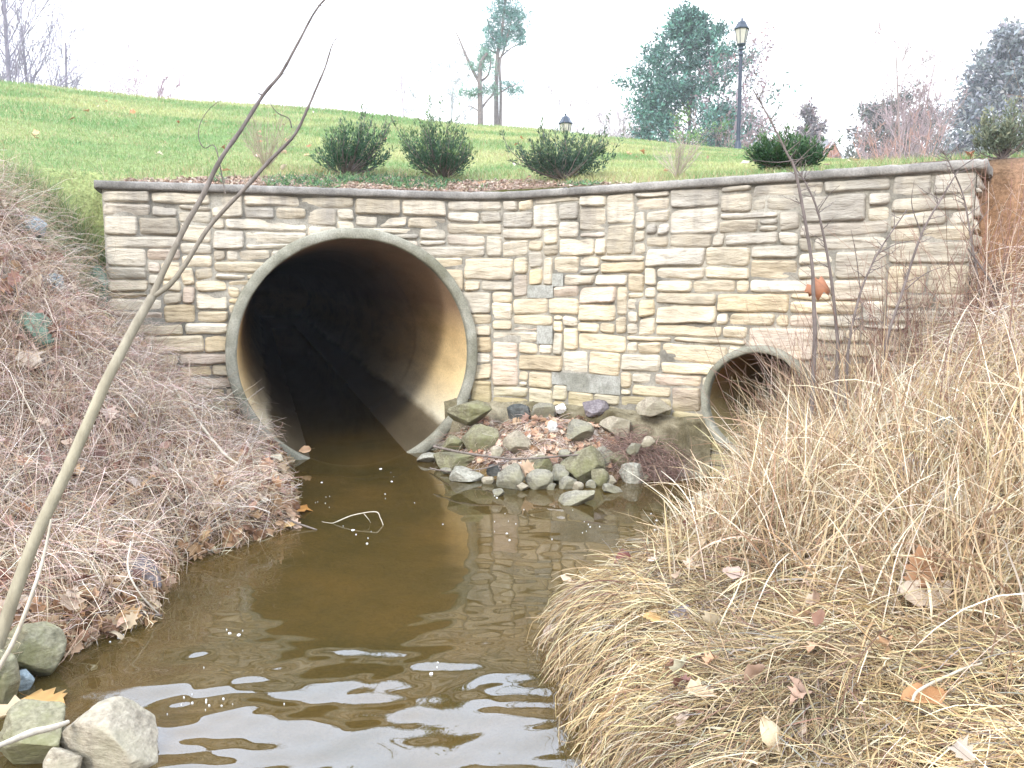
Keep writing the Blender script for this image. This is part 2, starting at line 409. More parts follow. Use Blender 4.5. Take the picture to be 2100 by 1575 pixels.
def lawnness(x, y, w):
    """>0 where the mown lawn grows: behind the mulch strip, and past the left end of the wall"""
    strip = np.interp(x, [-2.8, -2.3, -1.2, -.2, .6, 1.2], [.15, .40, .75, .6, .2, .0])
    behind = w - strip
    left = -2.75 - x
    v = np.where((x < -2.8), np.minimum(w + .55 + .12 * left, 1.0), behind)
    return np.where((x > 2.5), np.minimum(v, w - .9), v)
build_ground()

# ------------------------------------------------------------------ water
def build_water():
    xs = np.concatenate([np.arange(-11.1, -1.8, .3), np.arange(-1.8, 1.7, .0125), np.arange(1.7, 3.2, .25)])
    ys = np.concatenate([np.arange(-3, 1.7, .25), np.arange(1.7, 4.4, .0125), np.arange(4.4, 7, .03), np.arange(7, 32, .5)])
    X, Y = np.meshgrid(xs, ys, indexing='ij')
    r = np.random.default_rng(5); Z = np.zeros_like(X)
    wx = X + .05 * n2(X, Y, 2.5, 2, 21); wy = Y + .05 * n2(X, Y, 2.5, 2, 22)
    for i in range(34):
        lam = r.uniform(.085, .32); th = r.normal(math.pi / 2 + .12, .42); k = 2 * math.pi / lam
        sl = .0098 * r.uniform(.5, 1.3)
        Z += sl / k * np.sin(k * (wx * math.cos(th) + wy * math.sin(th)) + r.uniform(0, 6.28))
    env = np.interp(Y, [1.5, 2.4, 2.9, 3.4, 4.2, 6], [1.7, 1.5, 1.0, .55, .25, .14]) * np.clip(.9 + .7 * n2(X, Y, 1.6, 2, 31), .25, 1.6)
    Z *= env
    for i in range(14):
        lam = r.uniform(.03, .07); th = r.uniform(0, 6.28); k = 2 * math.pi / lam
        Z += .0012 / k * np.sin(k * (wx * math.cos(th) + wy * math.sin(th)) + r.uniform(0, 6.28)) * np.clip(n2(X, Y, 1.1, 2, 41) + .1, 0, 1)
    V = np.stack([X, Y, Z], -1).reshape(-1, 3); nx, ny = X.shape; idx = np.arange(nx * ny).reshape(nx, ny)
    q = np.stack([idx[:-1, :-1], idx[1:, :-1], idx[1:, 1:], idx[:-1, 1:]], -1).reshape(-1, 4)
    m = bpy.data.materials.new('stream_water'); t = nt(m); p = oc(t)
    fr = N(t, 'ShaderNodeFresnel'); fr.inputs[0].default_value = 2.0
    n1 = noise(t, p, 1.6, 4, .6)
    tr = N(t, 'ShaderNodeBsdfTransparent'); tr.inputs[0].default_value = (.80, .64, .34, 1)
    df = N(t, 'ShaderNodeBsdfDiffuse'); t.links.new(ramp(t, n1, [(.3, (.09, .073, .024)), (.7, (.18, .112, .032))]), df.inputs[0])
    mx = N(t, 'ShaderNodeMixShader'); mx.inputs[0].default_value = .42
    gl = N(t, 'ShaderNodeBsdfGlossy'); gl.inputs['Roughness'].default_value = .015
    m2 = N(t, 'ShaderNodeMixShader'); o = N(t, 'ShaderNodeOutputMaterial')
    L = t.links.new
    L(tr.outputs[0], mx.inputs[1]); L(df.outputs[0], mx.inputs[2]); L(fr.outputs[0], m2.inputs[0]); L(mx.outputs[0], m2.inputs[1]); L(gl.outputs[0], m2.inputs[2]); L(m2.outputs[0], o.inputs[0])
    w = mesh_obj('water', V, q, None, m, None); tag(w, kind='structure')
build_water()

# ------------------------------------------------------------------ culvert pipes
nL = np.array([-dirL[1], dirL[0]]); nR = np.array([-dirR[1], dirR[0]])      # axis directions into the bank
PC = at_y(733, 727, 6.24); PR_O = 256.5 / F * np.linalg.norm((PC - CAM)[1:]) * 1.0; PR_I = PR_O * .915
QC = at_y(1550, 828, 5.43); QR_O = 119.5 / F * np.linalg.norm((QC - CAM)[1:]); QR_I = QR_O * .865
def pipe(c, ax, ro, ri, label, depth, barrel_mat, seams):
    root = empty('concrete_pipe', c); ang = math.atan2(-ax[0], ax[1]); root.rotation_euler = (0, 0, ang)
    tag(root, label, 'pipe')
    nt_ = 128; th = np.linspace(0, 2 * math.pi, nt_, endpoint=False)
    def rings(prof):
        V = []
        for (r_, y_, jit) in prof:
            j = jit * fbm(np.stack([np.cos(th) * 9, np.sin(th) * 9, np.full(nt_, y_ * 7 + r_ * 31)], -1), 3)
            V.append(np.stack([np.cos(th) * (r_ + j), np.full(nt_, y_) + j * .6, np.sin(th) * (r_ + j)], -1))
        V = np.concatenate(V); k = len(prof); i = np.arange(k - 1)[:, None] * nt_; s = np.arange(nt_)[None]; s2 = (s + 1) % nt_
        return V, np.stack([i + s, i + s2, i + nt_ + s2, i + nt_ + s], -1).reshape(-1, 4)
    e = .012
    V, q = rings([(ro - .002, .55, .004), (ro, .10, .006), (ro, .03, .008), (ro - e * .4, e * .5, .008), (ro - e, 0, .006), ((ro + ri) / 2, -.002, .004), (ri + e, 0, .006), (ri + e * .3, e * .5, .007), (ri, .03, .005), (ri, .06, .002)])
    a = mesh_obj('rim', V, q, None, M_rim, None); a.parent = root
    prof = [(ri, .06, .002)]
    y = .1
    while y < depth:
        g = .014 if any(abs(y - s_) < .011 for s_ in seams) else 0
        prof.append((ri + g, y, .002)); 
        nx = min([s_ for s_ in seams if s_ > y + .012] + [1e9])
        y = min(y + (.15 if y < 3 else .5), nx - .01 if nx - .01 > y + .001 else (nx if nx > y + .001 else nx + .01))
    V, q = rings(prof)
    V = np.vstack([V, [[0, depth, 0]]]); last = (len(prof) - 1) * nt_
    tri = np.array([[last + i, last + (i + 1) % nt_, len(V) - 1] for i in range(nt_)])
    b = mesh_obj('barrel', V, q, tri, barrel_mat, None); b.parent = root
    return root
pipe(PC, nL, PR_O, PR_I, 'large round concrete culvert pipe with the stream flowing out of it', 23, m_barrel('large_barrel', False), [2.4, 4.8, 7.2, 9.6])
pipe(QC, nR, QR_O, QR_I, 'small concrete drain pipe half hidden by dry grass, stained rust brown inside', 9, m_barrel('small_barrel', True), [2.4, 4.8])

# ------------------------------------------------------------------ stone wall
def wall_local(c, ax):
    """s and z of a pipe centre on the wall"""
    s = np.linspace(0, SLEN, 2000); P, _ = wall_at(s)
    d = np.abs((P[:, 0] - c[0]) * ax[1] - (P[:, 1] - c[1]) * ax[0]); return s[int(np.argmin(d))], c[2]
HOLES = [(*wall_local(PC, nL), PR_O), (*wall_local(QC, nR), QR_O)]
def push_out(s, z, margin):
    for hs, hz, hr in HOLES:
        dx, dz = s - hs, z - hz; r = np.hypot(dx, dz); rr = hr + margin
        k = np.where(r < rr, rr / np.maximum(r, 1e-4), 1.0)
        s, z = hs + dx * k, hz + dz * k
    return s, z
def bank_z(s):
    P, n = wall_at(np.array([s])); return H1(*(P[0] + n[0] * .1))
def build_wall():
    root = empty('stone_wall', (C0[0], C0[1], 0))
    tag(root, 'curved retaining wall of tan and grey cut stone with a concrete cap around the culvert pipes', 'wall')
    r = np.random.default_rng(23)
    U, W = .044, .044
    z_bot = -.2; z_top = ZTOP - .062; nzc = int(round((z_top - z_bot) / W)); W = (z_top - z_bot) / nzc
    Vs, Qs, Cs = [], [], []; off = 0
    segs = [(0.0, SLEN, 'main'), (SLEN, SLEN + .45, 'end')]
    bare = []   # places where stones have fallen off
    sB = lambda px: float(np.interp(at_y(px, 600, 6.2)[0], WP[:, 0], WS))
    gone = [(sB(1128), 1.32 - (582 - HY) / F * 6.3, .10, .075), (sB(1160), .63, .17, .085), (sB(1240), .55, .16, .07), (sB(1125), .95, .05, .05)]
    for (s0, s1, kind) in segs:
        ns = int(round((s1 - s0) / U)); Uc = (s1 - s0) / ns
        occ = np.zeros((ns, nzc), bool)
        for j in range(nzc - 1, -1, -1):
            for i in range(ns):
                if occ[i, j]: continue
                f = (s0 + i * Uc) / SLEN
                longish = f < .40 or f > .62
                hh = r.choice([1, 2, 3, 4, 5], p=[.10, .60, .24, .05, .01] if longish else [.10, .46, .30, .11, .03])
                ww = int(r.integers(4, 13)) if longish else int(r.integers(3, 10))
                if hh == 1: ww = max(ww, 5)
                if hh >= 3: ww = max(5, min(ww, 11))
                if r.random() < .08: ww = 2
                mw = 0
                while i + mw < ns and not occ[i + mw, j] and mw < ww: mw += 1
                rem = 0
                while i + mw + rem < ns and not occ[i + mw + rem, j]: rem += 1
                if rem == 1: mw += 1
                mh = 1
                while mh < hh and j - mh >= 0 and not occ[i:i + mw, j - mh].any(): mh += 1
                occ[i:i + mw, j - mh + 1:j + 1] = True
                a, b = s0 + i * Uc, s0 + (i + mw) * Uc; zt = z_bot + (j + 1) * W; zb = zt - mh * W
                if kind == 'main' and zt < bank_z((a + b) / 2) - .25 and not ((.9 < a < 3.9)): continue
                cs, cz = (a + b) / 2, (zb + zt) / 2
                if kind == 'main' and any(abs(cs - g[0]) < g[2] and abs(cz - g[1]) < g[3] for g in gone): bare.append((a, b, zb, zt)); continue
                if kind == 'main' and any(math.hypot(cs - h[0], cz - h[1]) < h[2] - .02 and max(math.hypot(x_ - h[0], z_ - h[1]) for x_ in (a, b) for z_ in (zb, zt)) < h[2] + .02 for h in HOLES): continue
                g = .0018 + r.random() * .003
                nx = max(9, int((b - a) / .011)); nz = max(8, int((zt - zb) / .010))
                sx = np.linspace(0, 1, nx); sz = np.linspace(0, 1, nz)
                sx = .5 - .5 * np.cos(sx * math.pi) * (1 - .0) if nx < 12 else sx
                S_, Z_ = np.meshgrid(sx, sz, indexing='ij')
                wS, wZ = b - a - 2 * g, zt - zb - 2 * g
                es = np.minimum(S_, 1 - S_) * wS; ez = np.minimum(Z_, 1 - Z_) * wZ
                rad = .007 + r.random() * .008
                k1 = np.sqrt(1 - (1 - np.clip(es / rad, 0, 1)) ** 2); k2 = np.sqrt(1 - (1 - np.clip(ez / rad, 0, 1)) ** 2)
                prof = np.minimum(k1, k2) * (.6 + .4 * k1 * k2)
                D = r.uniform(.012, .029)
                sd = r.uniform(0, 99)
                ps = np.stack([(a + S_ * wS) * 7, Z_ * wZ * 22 + sd, np.full_like(S_, sd)], -1)
                lay = fbm(ps, 4); coarse = fbm(np.stack([S_ * wS * 5 + sd, Z_ * wZ * 6, S_ * 0 + sd], -1), 3)
                depth = prof * (D + .012 * lay + .010 * coarse) + .004
                tilt = r.normal(0, .012); depth += prof * ((Z_ - .5) * r.normal(0, .014) + (S_ - .5) * tilt)
                ox = .006 * fbm(np.stack([S_ * 0 + sd, Z_ * wZ * 12, S_ * 3], -1), 2) * (1 - k1 * .5) + (S_ - .5) * 0
                oz = .007 * fbm(np.stack([S_ * wS * 8 + sd, Z_ * 2, S_ * 0 + 5], -1), 2)
                # slightly slanted bed joints and rounded corners
                oz = oz + (S_ - .5) * r.normal(0, .006); ox = ox + (Z_ - .5) * r.normal(0, .006)
                cr = np.clip(1 - es / .03, 0, 1) * np.clip(1 - ez / .03, 0, 1) * .006
                s = a + g + S_ * wS + ox + cr * np.sign(.5 - S_); z = zb + g + Z_ * wZ + oz + cr * np.sign(.5 - Z_)
                if kind == 'main':
                    hid = np.zeros(s.shape, bool)
                    for h_ in HOLES: hid |= np.hypot(s - h_[0], z - h_[1]) < h_[2] - .019
                    s, z = push_out(s, z, -.02)
                    P, n = wall_at(np.clip(s, 0, SLEN))
                    ex = np.clip(s - SLEN, 0, 1)[..., None]; P = P + ex * dirR + (np.clip(s, None, 0))[..., None] * dirL
                else:
                    P = E0 + nR * (s - SLEN)[..., None]; n = np.broadcast_to(dirR, P.shape)
                xy = P + n * depth[..., None]
                V = np.concatenate([xy, z[..., None]], -1).reshape(-1, 3)
                idx = np.arange(nx * nz).reshape(nx, nz) + off
                q = np.stack([idx[:-1, :-1], idx[1:, :-1], idx[1:, 1:], idx[:-1, 1:]], -1).reshape(-1, 4)
                if kind == 'main':
                    q = q[~hid.ravel()[q - off].all(1)]
                off += nx * nz
                t = np.clip((cz - .95) / 1.05 + .25 * sstep(.55, .9, cs / SLEN) + r.normal(0, .22), 0, 1)
                cream = np.array([.60, .51, .37]); gold = np.array([.57, .465, .31]); grey = np.array([.47, .43, .365]); dgrey = np.array([.38, .35, .30]); pink = np.array([.56, .46, .37]); white = np.array([.64, .575, .46])
                lo = cream if r.random() < .5 else (gold if r.random() < .35 else (white if r.random() < .6 else pink))
                hi = grey if r.random() < .6 else (dgrey if r.random() < .5 else white * .85)
                c = (lo + (hi - lo) * t) * r.uniform(.85, 1.12)
                pt = np.clip(.5 + 1.3 * coarse, 0, 1)[..., None]
                cc = c * (.88 + .2 * pt) * (1 - .25 * (prof < .35)[..., None])
                Vs.append(V); Qs.append(q); Cs.append(cc.reshape(-1, 3))
    mesh_obj('stone_facing', np.concatenate(Vs), np.concatenate(Qs), None, M_stone, root, np.concatenate(Cs))
    # mortar backing with the two round holes
    s = np.linspace(0, SLEN, 280); z = np.linspace(-.25, ZTOP - .06, 96); S_, Z_ = np.meshgrid(s, z, indexing='ij')
    inside = np.zeros(S_.shape, bool)
    for hs, hz, hr in HOLES: inside |= np.hypot(S_ - hs, Z_ - hz) < hr - .03
    s2, z2 = push_out(S_, Z_, -.03)
    P, n = wall_at(np.clip(s2, 0, SLEN)); d = .007 * fbm(np.stack([s2 * 9, z2 * 9, s2 * 0], -1), 3) + .008
    V = np.concatenate([P + n * d[..., None], z2[..., None]], -1).reshape(-1, 3); idx = np.arange(S_.size).reshape(S_.shape)
    q = np.stack([idx[:-1, :-1], idx[1:, :-1], idx[1:, 1:], idx[:-1, 1:]], -1).reshape(-1, 4)
    q = q[~inside.ravel()[q].all(1)]
    # end return + left end
    v0 = len(V); ends = []
    for (p, d_, L_) in ((E0, nR, .5), (A0, nL, .5)):
        ends += [[*p, -.25], [*p, ZTOP - .06], [*(p + d_ * L_), ZTOP - .06], [*(p + d_ * L_), -.25]]
    V = np.vstack([V, ends]); q = np.vstack([q, [[v0, v0 + 1, v0 + 2, v0 + 3], [v0 + 4, v0 + 5, v0 + 6, v0 + 7]]])
    mesh_obj('mortar_backing', V, q, None, M_mortar, root)
    # bare concrete showing where stones fell away
    k = 0
    for (a, b, zb, zt) in bare:
        S_, Z_ = np.meshgrid(np.linspace(a - .004, b + .004, 8), np.linspace(zb - .004, zt + .004, 6), indexing='ij')
        P, n = wall_at(S_); k += 1
        d = .020 + .0015 * (k % 4) + .005 * fbm(np.stack([S_ * 14, Z_ * 14, S_ * 0], -1), 3)
        V = np.concatenate([P + n * d[..., None], Z_[..., None]], -1).reshape(-1, 3); idx = np.arange(48).reshape(8, 6)
        mesh_obj('bare_concrete', V, np.stack([idx[:-1, :-1], idx[1:, :-1], idx[1:, 1:], idx[:-1, 1:]], -1).reshape(-1, 4), None, M_bare, root)
    # coping
    prof = np.array([(.048, -.058), (.054, -.046), (.056, -.018), (.046, -.004), (.02, 0), (-.12, .003), (-.3, 0), (-.33, -.01), (-.33, -.068), (-.1, -.070)])
    ss = np.concatenate([np.arange(-.04, SLEN + .05, .02)])
    joints = np.cumsum(r.uniform(.75, 1.0, 12))
    Vc = []
    for sv in ss:
        P, n = wall_at(np.array([np.clip(sv, 0, SLEN)])); P, n = P[0], n[0]
        P = P + (dirR * max(sv - SLEN, 0) + dirL * min(sv, 0))
        jd = np.min(np.abs(joints - sv)); groove = .010 if jd < .011 else 0
        f = fbm(np.stack([np.full(10, sv * 16), prof[:, 0] * 30, prof[:, 1] * 60], -1), 4) * .009
        for (a, b), e in zip(prof, f):
            o = a + (e - groove if a > 0 else 0)
            Vc.append([*(P + n * o), ZTOP + b + e * .5 - (groove * .6 if b > -.05 else 0)])
    m = len(prof); k = len(ss); i = np.arange(k - 1)[:, None] * m; s_ = np.arange(m)[None]; s2 = (s_ + 1) % m
    q = np.stack([i + s_, i + m + s_, i + m + s2, i + s2], -1).reshape(-1, 4)
    Vc = np.array(Vc); 
    capv = [np.mean(Vc[:m], 0), np.mean(Vc[-m:], 0)]; nb = len(Vc); Vc = np.vstack([Vc, capv])
    tri = [[j, (j + 1) % m, nb] for j in range(m)] + [[(k - 1) * m + (j + 1) % m, (k - 1) * m + j, nb + 1] for j in range(m)]
    mesh_obj('coping', Vc, q, np.array(tri), M_coping, root)
    # cap over the short return at the right-hand end
    bm = bmesh.new(); c = E0 + nR * .42 + dirR * -.12
    M = Matrix.Translation((c[0], c[1], ZTOP - .036)) @ Matrix.Rotation(math.atan2(dirR[1], dirR[0]), 4, 'Z') @ Matrix.Diagonal((.36, .36, .066, 1))
    bmesh.ops.create_cube(bm, size=1, matrix=M); bmesh.ops.bevel(bm, geom=bm.edges[:], offset=.01, segments=2, affect='EDGES')
    me = bpy.data.meshes.new('return_coping'); bm.to_mesh(me); bm.free(); o = bpy.data.objects.new('return_coping', me); COL.objects.link(o); me.materials.append(M_coping); o.parent = root; o.matrix_parent_inverse = Matrix.Translation(-root.location)
    # rough footing between the two pipes
    sa, sb = HOLES[0][0] + HOLES[0][2] * .72, HOLES[1][0] - HOLES[1][2] * .80
    s = np.linspace(sa, sb, 120); t = np.linspace(0, 1, 26); S_, T_ = np.meshgrid(s, t, indexing='ij')
    prof_z = np.interp(T_, [0, .35, .5, 1], [.385, .365, .33, -.12]); prof_d = np.interp(T_, [0, .35, .5, 1], [.02, .15, .175, .13])
    f = fbm(np.stack([S_ * 6, T_ * 4, S_ * 0], -1), 5)
    edge = np.minimum(1, np.minimum(S_ - sa, sb - S_) / .1)
    P, n = wall_at(S_); d = prof_d * (.7 + .55 * f * (T_ > .1)) * (.5 + .5 * edge)
    z = prof_z + .05 * f * (T_ > .02) + .03 * fbm(np.stack([S_ * 2.5, S_ * 0, S_ * 0 + 3], -1), 2)
    V = np.concatenate([P + n * d[..., None], z[..., None]], -1).reshape(-1, 3); idx = np.arange(S_.size).reshape(S_.shape)
    mesh_obj('footing', V, np.stack([idx[:-1, :-1], idx[:-1, 1:], idx[1:, 1:], idx[1:, :-1]], -1).reshape(-1, 4), None, M_footing, root)
build_wall()

# ------------------------------------------------------------------ rocks
def rock(label, px, base_py, wpx, hpx, kind='grey', z=None, seed=0, depth=.8, group=None, sink=.25, flat=False, tilt=0.0, cat='rock', Y=None):
    c = at_y(px, base_py, Y) if Y else (hit(px, base_py) if z is None else at_z(px, base_py, z))
    d = np.linalg.norm(c - CAM)
    W, Hh = wpx / F * d, hpx / F * d
    r = np.random.default_rng(seed * 7 + 3)
    bm = bmesh.new(); bmesh.ops.create_icosphere(bm, subdivisions=5, radius=1)
    v = np.array([q.co for q in bm.verts])
    for i in range(11):
        n = norm(r.normal(size=3) * np.array([1, 1, .9])); k = r.uniform(.52, .84)
        dd = v @ n; v = v - np.maximum(dd - k, 0)[:, None] * n * .93
    v = v * (1 + .10 * fbm(v * 1.3 + seed * 3.1, 2)[:, None]) + norm(v) * (.035 * fbm(v * 5 + seed, 4))[:, None]
    v /= (v.max(0) - v.min(0)) / 2; v -= (v.max(0) + v.min(0)) / 2
    hz = Hh * (1 + sink)
    v = v * np.array([W / 2, W / 2 * depth, hz / 2])
    a = r.uniform(-.35, .35); ca, sa = math.cos(tilt), math.sin(tilt)
    v = np.stack([v[:, 0] * ca - v[:, 2] * sa, v[:, 1], v[:, 0] * sa + v[:, 2] * ca], -1)
    v = np.stack([v[:, 0] * math.cos(a) - v[:, 1] * math.sin(a), v[:, 0] * math.sin(a) + v[:, 1] * math.cos(a), v[:, 2]], -1)
    for q, p in zip(bm.verts, v): q.co = p
    me = bpy.data.meshes.new('rock'); bm.to_mesh(me); bm.free()
    me.polygons.foreach_set('use_smooth', [True] * len(me.polygons)); me.materials.append(M_rock[kind])
    o = bpy.data.objects.new('rock', me); COL.objects.link(o)
    o.location = (c[0], c[1] + W / 2 * depth * .6, c[2] + hz / 2 - Hh * sink)
    tag(o, label, cat, group); return o
SP = 'rocks on the spit between the pipes'
rock('broad rough slab wedged beside the right lip of the large pipe', 962, 868, 96, 42, 'olive', Y=6.02, seed=1, group=SP, tilt=.1)
rock('dark wedge shaped stone leaning on the rough footing of the wall', 1066, 862, 56, 34, 'dark', Y=6.12, seed=2, group=SP, tilt=-.35)
rock('olive angular rock below the slab beside the large pipe', 985, 932, 78, 60, 'olive', seed=3, group=SP, Y=5.85)
rock('low olive stone tucked against the foot of the large pipe rim', 930, 925, 52, 32, 'olive', seed=4, group=SP, Y=5.9)
rock('flat mossy rock at the left tip of the spit', 935, 964, 108, 32, 'olive', z=.0, seed=5, group=SP)
rock('small pale stone under the pipe rim where the water leaves it', 878, 948, 52, 18, 'pale', z=0, seed=6, group=SP)
rock('flat light grey slab half sunk in the water at the spit edge', 957, 988, 70, 24, 'pale', z=0, seed=7, group=SP, tilt=-.12)
rock('squarish grey rock at the front of the spit by an upright dead leaf', 1047, 1003, 60, 52, 'grey', z=0, seed=8, group=SP)
rock('low rounded grey rock in the row along the water', 1106, 1003, 60, 38, 'grey', z=0, seed=9, group=SP)
rock('olive block standing behind the low rounded grey rock', 1113, 968, 50, 34, 'olive', seed=10, group=SP, Y=5.42)
rock('grey olive rock between the low rounded rock and the big boulder', 1149, 992, 46, 40, 'grey', z=0, seed=11, group=SP, tilt=.3)
rock('biggest mossy boulder on the spit', 1196, 985, 92, 68, 'olive', z=.02, seed=12, group=SP, tilt=-.15)
rock('small grey stone in front of the big mossy boulder', 1166, 1003, 36, 25, 'grey', z=0, seed=13, group=SP)
rock('small olive stone at the right foot of the big boulder', 1231, 997, 36, 36, 'olive', z=0, seed=14, group=SP)
rock('round olive grey rock right of the big boulder under hanging roots', 1276, 968, 54, 44, 'olive', seed=15, group=SP, z=.03)
rock('pale grey rock with a pointed top at the water edge', 1299, 990, 50, 40, 'pale', z=0, seed=16, group=SP, tilt=.2)
rock('flat pale stone at the right tip of the spit', 1340, 964, 50, 20, 'pale', z=0, seed=17, group=SP)
rock('grey stone squeezed behind the big mossy boulder', 1240, 958, 44, 42, 'grey', seed=18, group=SP, z=.06)
rock('long flat stone lying alone in the water before the spit', 1183, 1036, 84, 28, 'grey', z=0, seed=19, depth=.5, tilt=.22)
rock('small flat stone in the water right of the long flat stone', 1257, 1010, 42, 16, 'grey', z=0, seed=20, depth=.6, tilt=-.2)
rock('small stone poking out of the water left of the spit row', 1022, 1018, 24, 16, 'grey', z=0, seed=21)
rock('tan angular rock on the litter near the middle of the spit', 1060, 925, 62, 40, 'tan', seed=70, group=SP, Y=5.65)
#rock('grey tan block against the right foot of the large pipe', 905, 945, 54, 34, 'tan', seed=71, group=SP, Y=5.78)
rock('grey angular rock on the spit below the footing, right of the white stone', 1190, 900, 60, 38, 'grey', seed=72, group=SP, Y=5.75)
rock('tan flat rock at the back of the spit near the hanging roots', 1265, 890, 66, 34, 'tan', seed=73, group=SP, Y=5.8)
rock('broken grey piece on the footing left of the white stone', 1115, 858, 54, 30, 'grey', seed=74, group=SP, Y=6.1)
for i_, (a_, b_, w_, h_, k_) in enumerate([(1072, 1006, 26, 16, 'tan'), (1130, 1004, 22, 14, 'grey'), (1185, 1004, 26, 16, 'tan'), (1212, 1000, 22, 16, 'grey'), (1250, 994, 28, 18, 'tan'), (1318, 986, 26, 16, 'grey'), (1352, 978, 30, 16, 'tan'), (1372, 964, 26, 14, 'grey'), (1000, 992, 26, 14, 'tan'), (915, 972, 26, 12, 'grey'), (1090, 955, 30, 20, 'tan'), (1160, 940, 30, 18, 'grey'), (1020, 935, 30, 20, 'tan'), (1300, 930, 34, 22, 'grey'), (1330, 915, 30, 20, 'tan')]):
    rock('small broken stone filling the gaps between the larger rocks of the spit', a_, b_, w_, h_, k_, z=0 if b_ > 960 else None, Y=None if b_ > 960 else 5.5, seed=80 + i_, group='small stones in the gaps of the spit')
rock('dark stone in the gap behind the flat light grey slab', 1012, 978, 30, 24, 'dark', z=.01, seed=22, group=SP)
rock('upright white stone among the leaves on the spit', 1136, 902, 26, 38, 'white', seed=23, group=SP, Y=5.85)
rock('small white stone near the wall footing above the leaves', 1149, 845, 26, 18, 'white', seed=24, group=SP, Y=6.12)
rock('brown grey stone buried in leaves on the spit top', 1105, 920, 36, 30, 'mauve', seed=25, group=SP, Y=5.85)
rock('crumbled lump of mortar on the footing left of the small pipe', 1345, 850, 70, 34, 'tan', seed=26, group=SP, Y=5.72)
rock('grey broken stone on the footing beside the crumbled mortar', 1225, 850, 54, 30, 'mauve', seed=60, group=SP, Y=6.0)
rock('thin flat stone awash under the small pipe', 1416, 978, 54, 12, 'grey', z=0, seed=27, depth=.5)
LB = 'rocks at the near left corner'
rock('largest tan boulder at the near left corner of the stream', 206, 1590, 175, 104, 'tan', z=-.02, seed=28, group=LB, depth=.9, tilt=-.18)
rock('flat topped olive rock beside the foot of the leaning sapling', 52, 1385, 104, 84, 'olive', z=.02, seed=29, group=LB, tilt=.08)
rock('olive rock cut by the picture edge below the sapling', -6, 1440, 60, 85, 'olive', z=.02, seed=30, group=LB)
rock('grey olive rock behind the tan boulder carrying a long pale leaf', 58, 1575, 130, 92, 'olive', z=.0, seed=31, group=LB)
rock('small rounded stone against the left side of the tan boulder', 122, 1600, 62, 52, 'tan', z=.0, seed=32, group=LB)
rock('small dark wet stone in the water below the flat topped rock', 42, 1415, 44, 30, 'blue', z=0, seed=33, group=LB)
rock('grey pink rock in the bank edge under dead stems', 278, 1218, 78, 66, 'mauve', seed=34, z=.02)
rock('narrow grey rock left of the grey pink bank rock', 236, 1222, 38, 46, 'grey', seed=35, z=.02)
BL = 'rocks high on the left bank'
rock('blue grey rock in the litter below the lawn', 48, 484, 68, 38, 'blue', seed=36, group=BL)
rock('green grey rock beside the brambles on the left bank', 62, 705, 76, 56, 'green', seed=37, group=BL)
rock('dark green rock against the left end of the wall', 200, 618, 52, 66, 'green', seed=38, group=BL)
rock('small blue rock half covered by pale leaves', 98, 590, 50, 26, 'blue', seed=39, group=BL)
RB = 'rocks in the right bank'
rock('flat blue grey rock showing through the dry stems on the right bank', 1955, 905, 84, 44, 'blue', seed=40, group=RB)
rock('shaded mauve rock below the flat blue grey rock', 1880, 1000, 66, 62, 'mauve', seed=41, group=RB)
rock('pale rock at the water side of the tall dry grass', 1442, 1062, 46, 50, 'pale', seed=42, group=RB, z=.03)
rock('small dark stone lying on the matted straw', 1396, 1272, 44, 26, 'mauve', seed=43, group=RB)

# ------------------------------------------------------------------ strands
def grow(root, d0, length, k=7, droop=.0, curl=.15, clip=True, off=.006, edge=None):
    """march strands: d0 initial direction, droop = downward turn per metre of length"""
    n = len(root); em = rng.uniform(-.02, .09, n) ; P = np.zeros((n, k, 3)); P[:, 0] = root; d = norm(d0)
    st = (length / (k - 1))[:, None]; w = rng.normal(0, 1, (n, 3)) * curl
    dr = np.broadcast_to(np.asarray(droop, float), (n,))[:, None]
    for i in range(1, k):
        d = norm(d + w * .5 + rng.normal(0, 1, (n, 3)) * curl * .5 + np.array([0, 0, -1.]) * dr * st * 6)
        p = P[:, i - 1] + d * st
        if clip:
            far = p[:, 1] > 4.4
            if far.any():
                q = p[far]; w_, s_ = wall_sd(q[:, 0], q[:, 1]); _, nn = wall_at(np.clip(s_, 0, SLEN))
                push = np.where((s_ > -.1) & (s_ < SLEN + .1), np.maximum(w_ + .07, 0), 0); q[:, :2] += nn * push[:, None]; p[far] = q
            xr = np.interp(p[:, 1], RE[:, 0], RE[:, 1]) - em; xl = np.interp(p[:, 1], LE[:, 0], LE[:, 1]) + em
            if edge == 'R': p[:, 0] = np.maximum(p[:, 0], xr)
            if edge == 'L': p[:, 0] = np.minimum(p[:, 0], xl)
            g = np.maximum(H(p[:, 0], p[:, 1]), -.02) + off
            low = p[:, 2] < g; p[:, 2] = np.where(low, g, p[:, 2])
        P[:, i] = p
    return P
def scatter(n, x0, x1, y0, y1, keep):
    x = rng.uniform(x0, x1, n); y = rng.uniform(y0, y1, n); m = keep(x, y); x, y = x[m], y[m]
    m = np.abs(x) < .70 * y + .25; x, y = x[m], y[m]
    return x, y, H(x, y)
def in_wall(x, y):
    w, s = wall_sd(x, y); return w
def dR(x, y): return x - np.interp(y, RE[:, 0], RE[:, 1])
def dL(x, y): return np.interp(y, LE[:, 0], LE[:, 1]) - x
STRAW = [(.57, .43, .23), (.64, .52, .31), (.46, .33, .17), (.32, .21, .11), (.72, .62, .44), (.16, .10, .055)]
STRAWP = [.26, .24, .18, .12, .12, .08]
TAN = [(.44, .32, .20), (.33, .22, .14), (.55, .44, .31), (.24, .15, .10), (.62, .53, .41), (.38, .23, .15)]
MAUVE = [(.54, .435, .36), (.40, .30, .245), (.64, .545, .46), (.20, .14, .11), (.73, .645, .55), (.45, .315, .25)]

def stuff(o): return tag(o, kind='stuff')
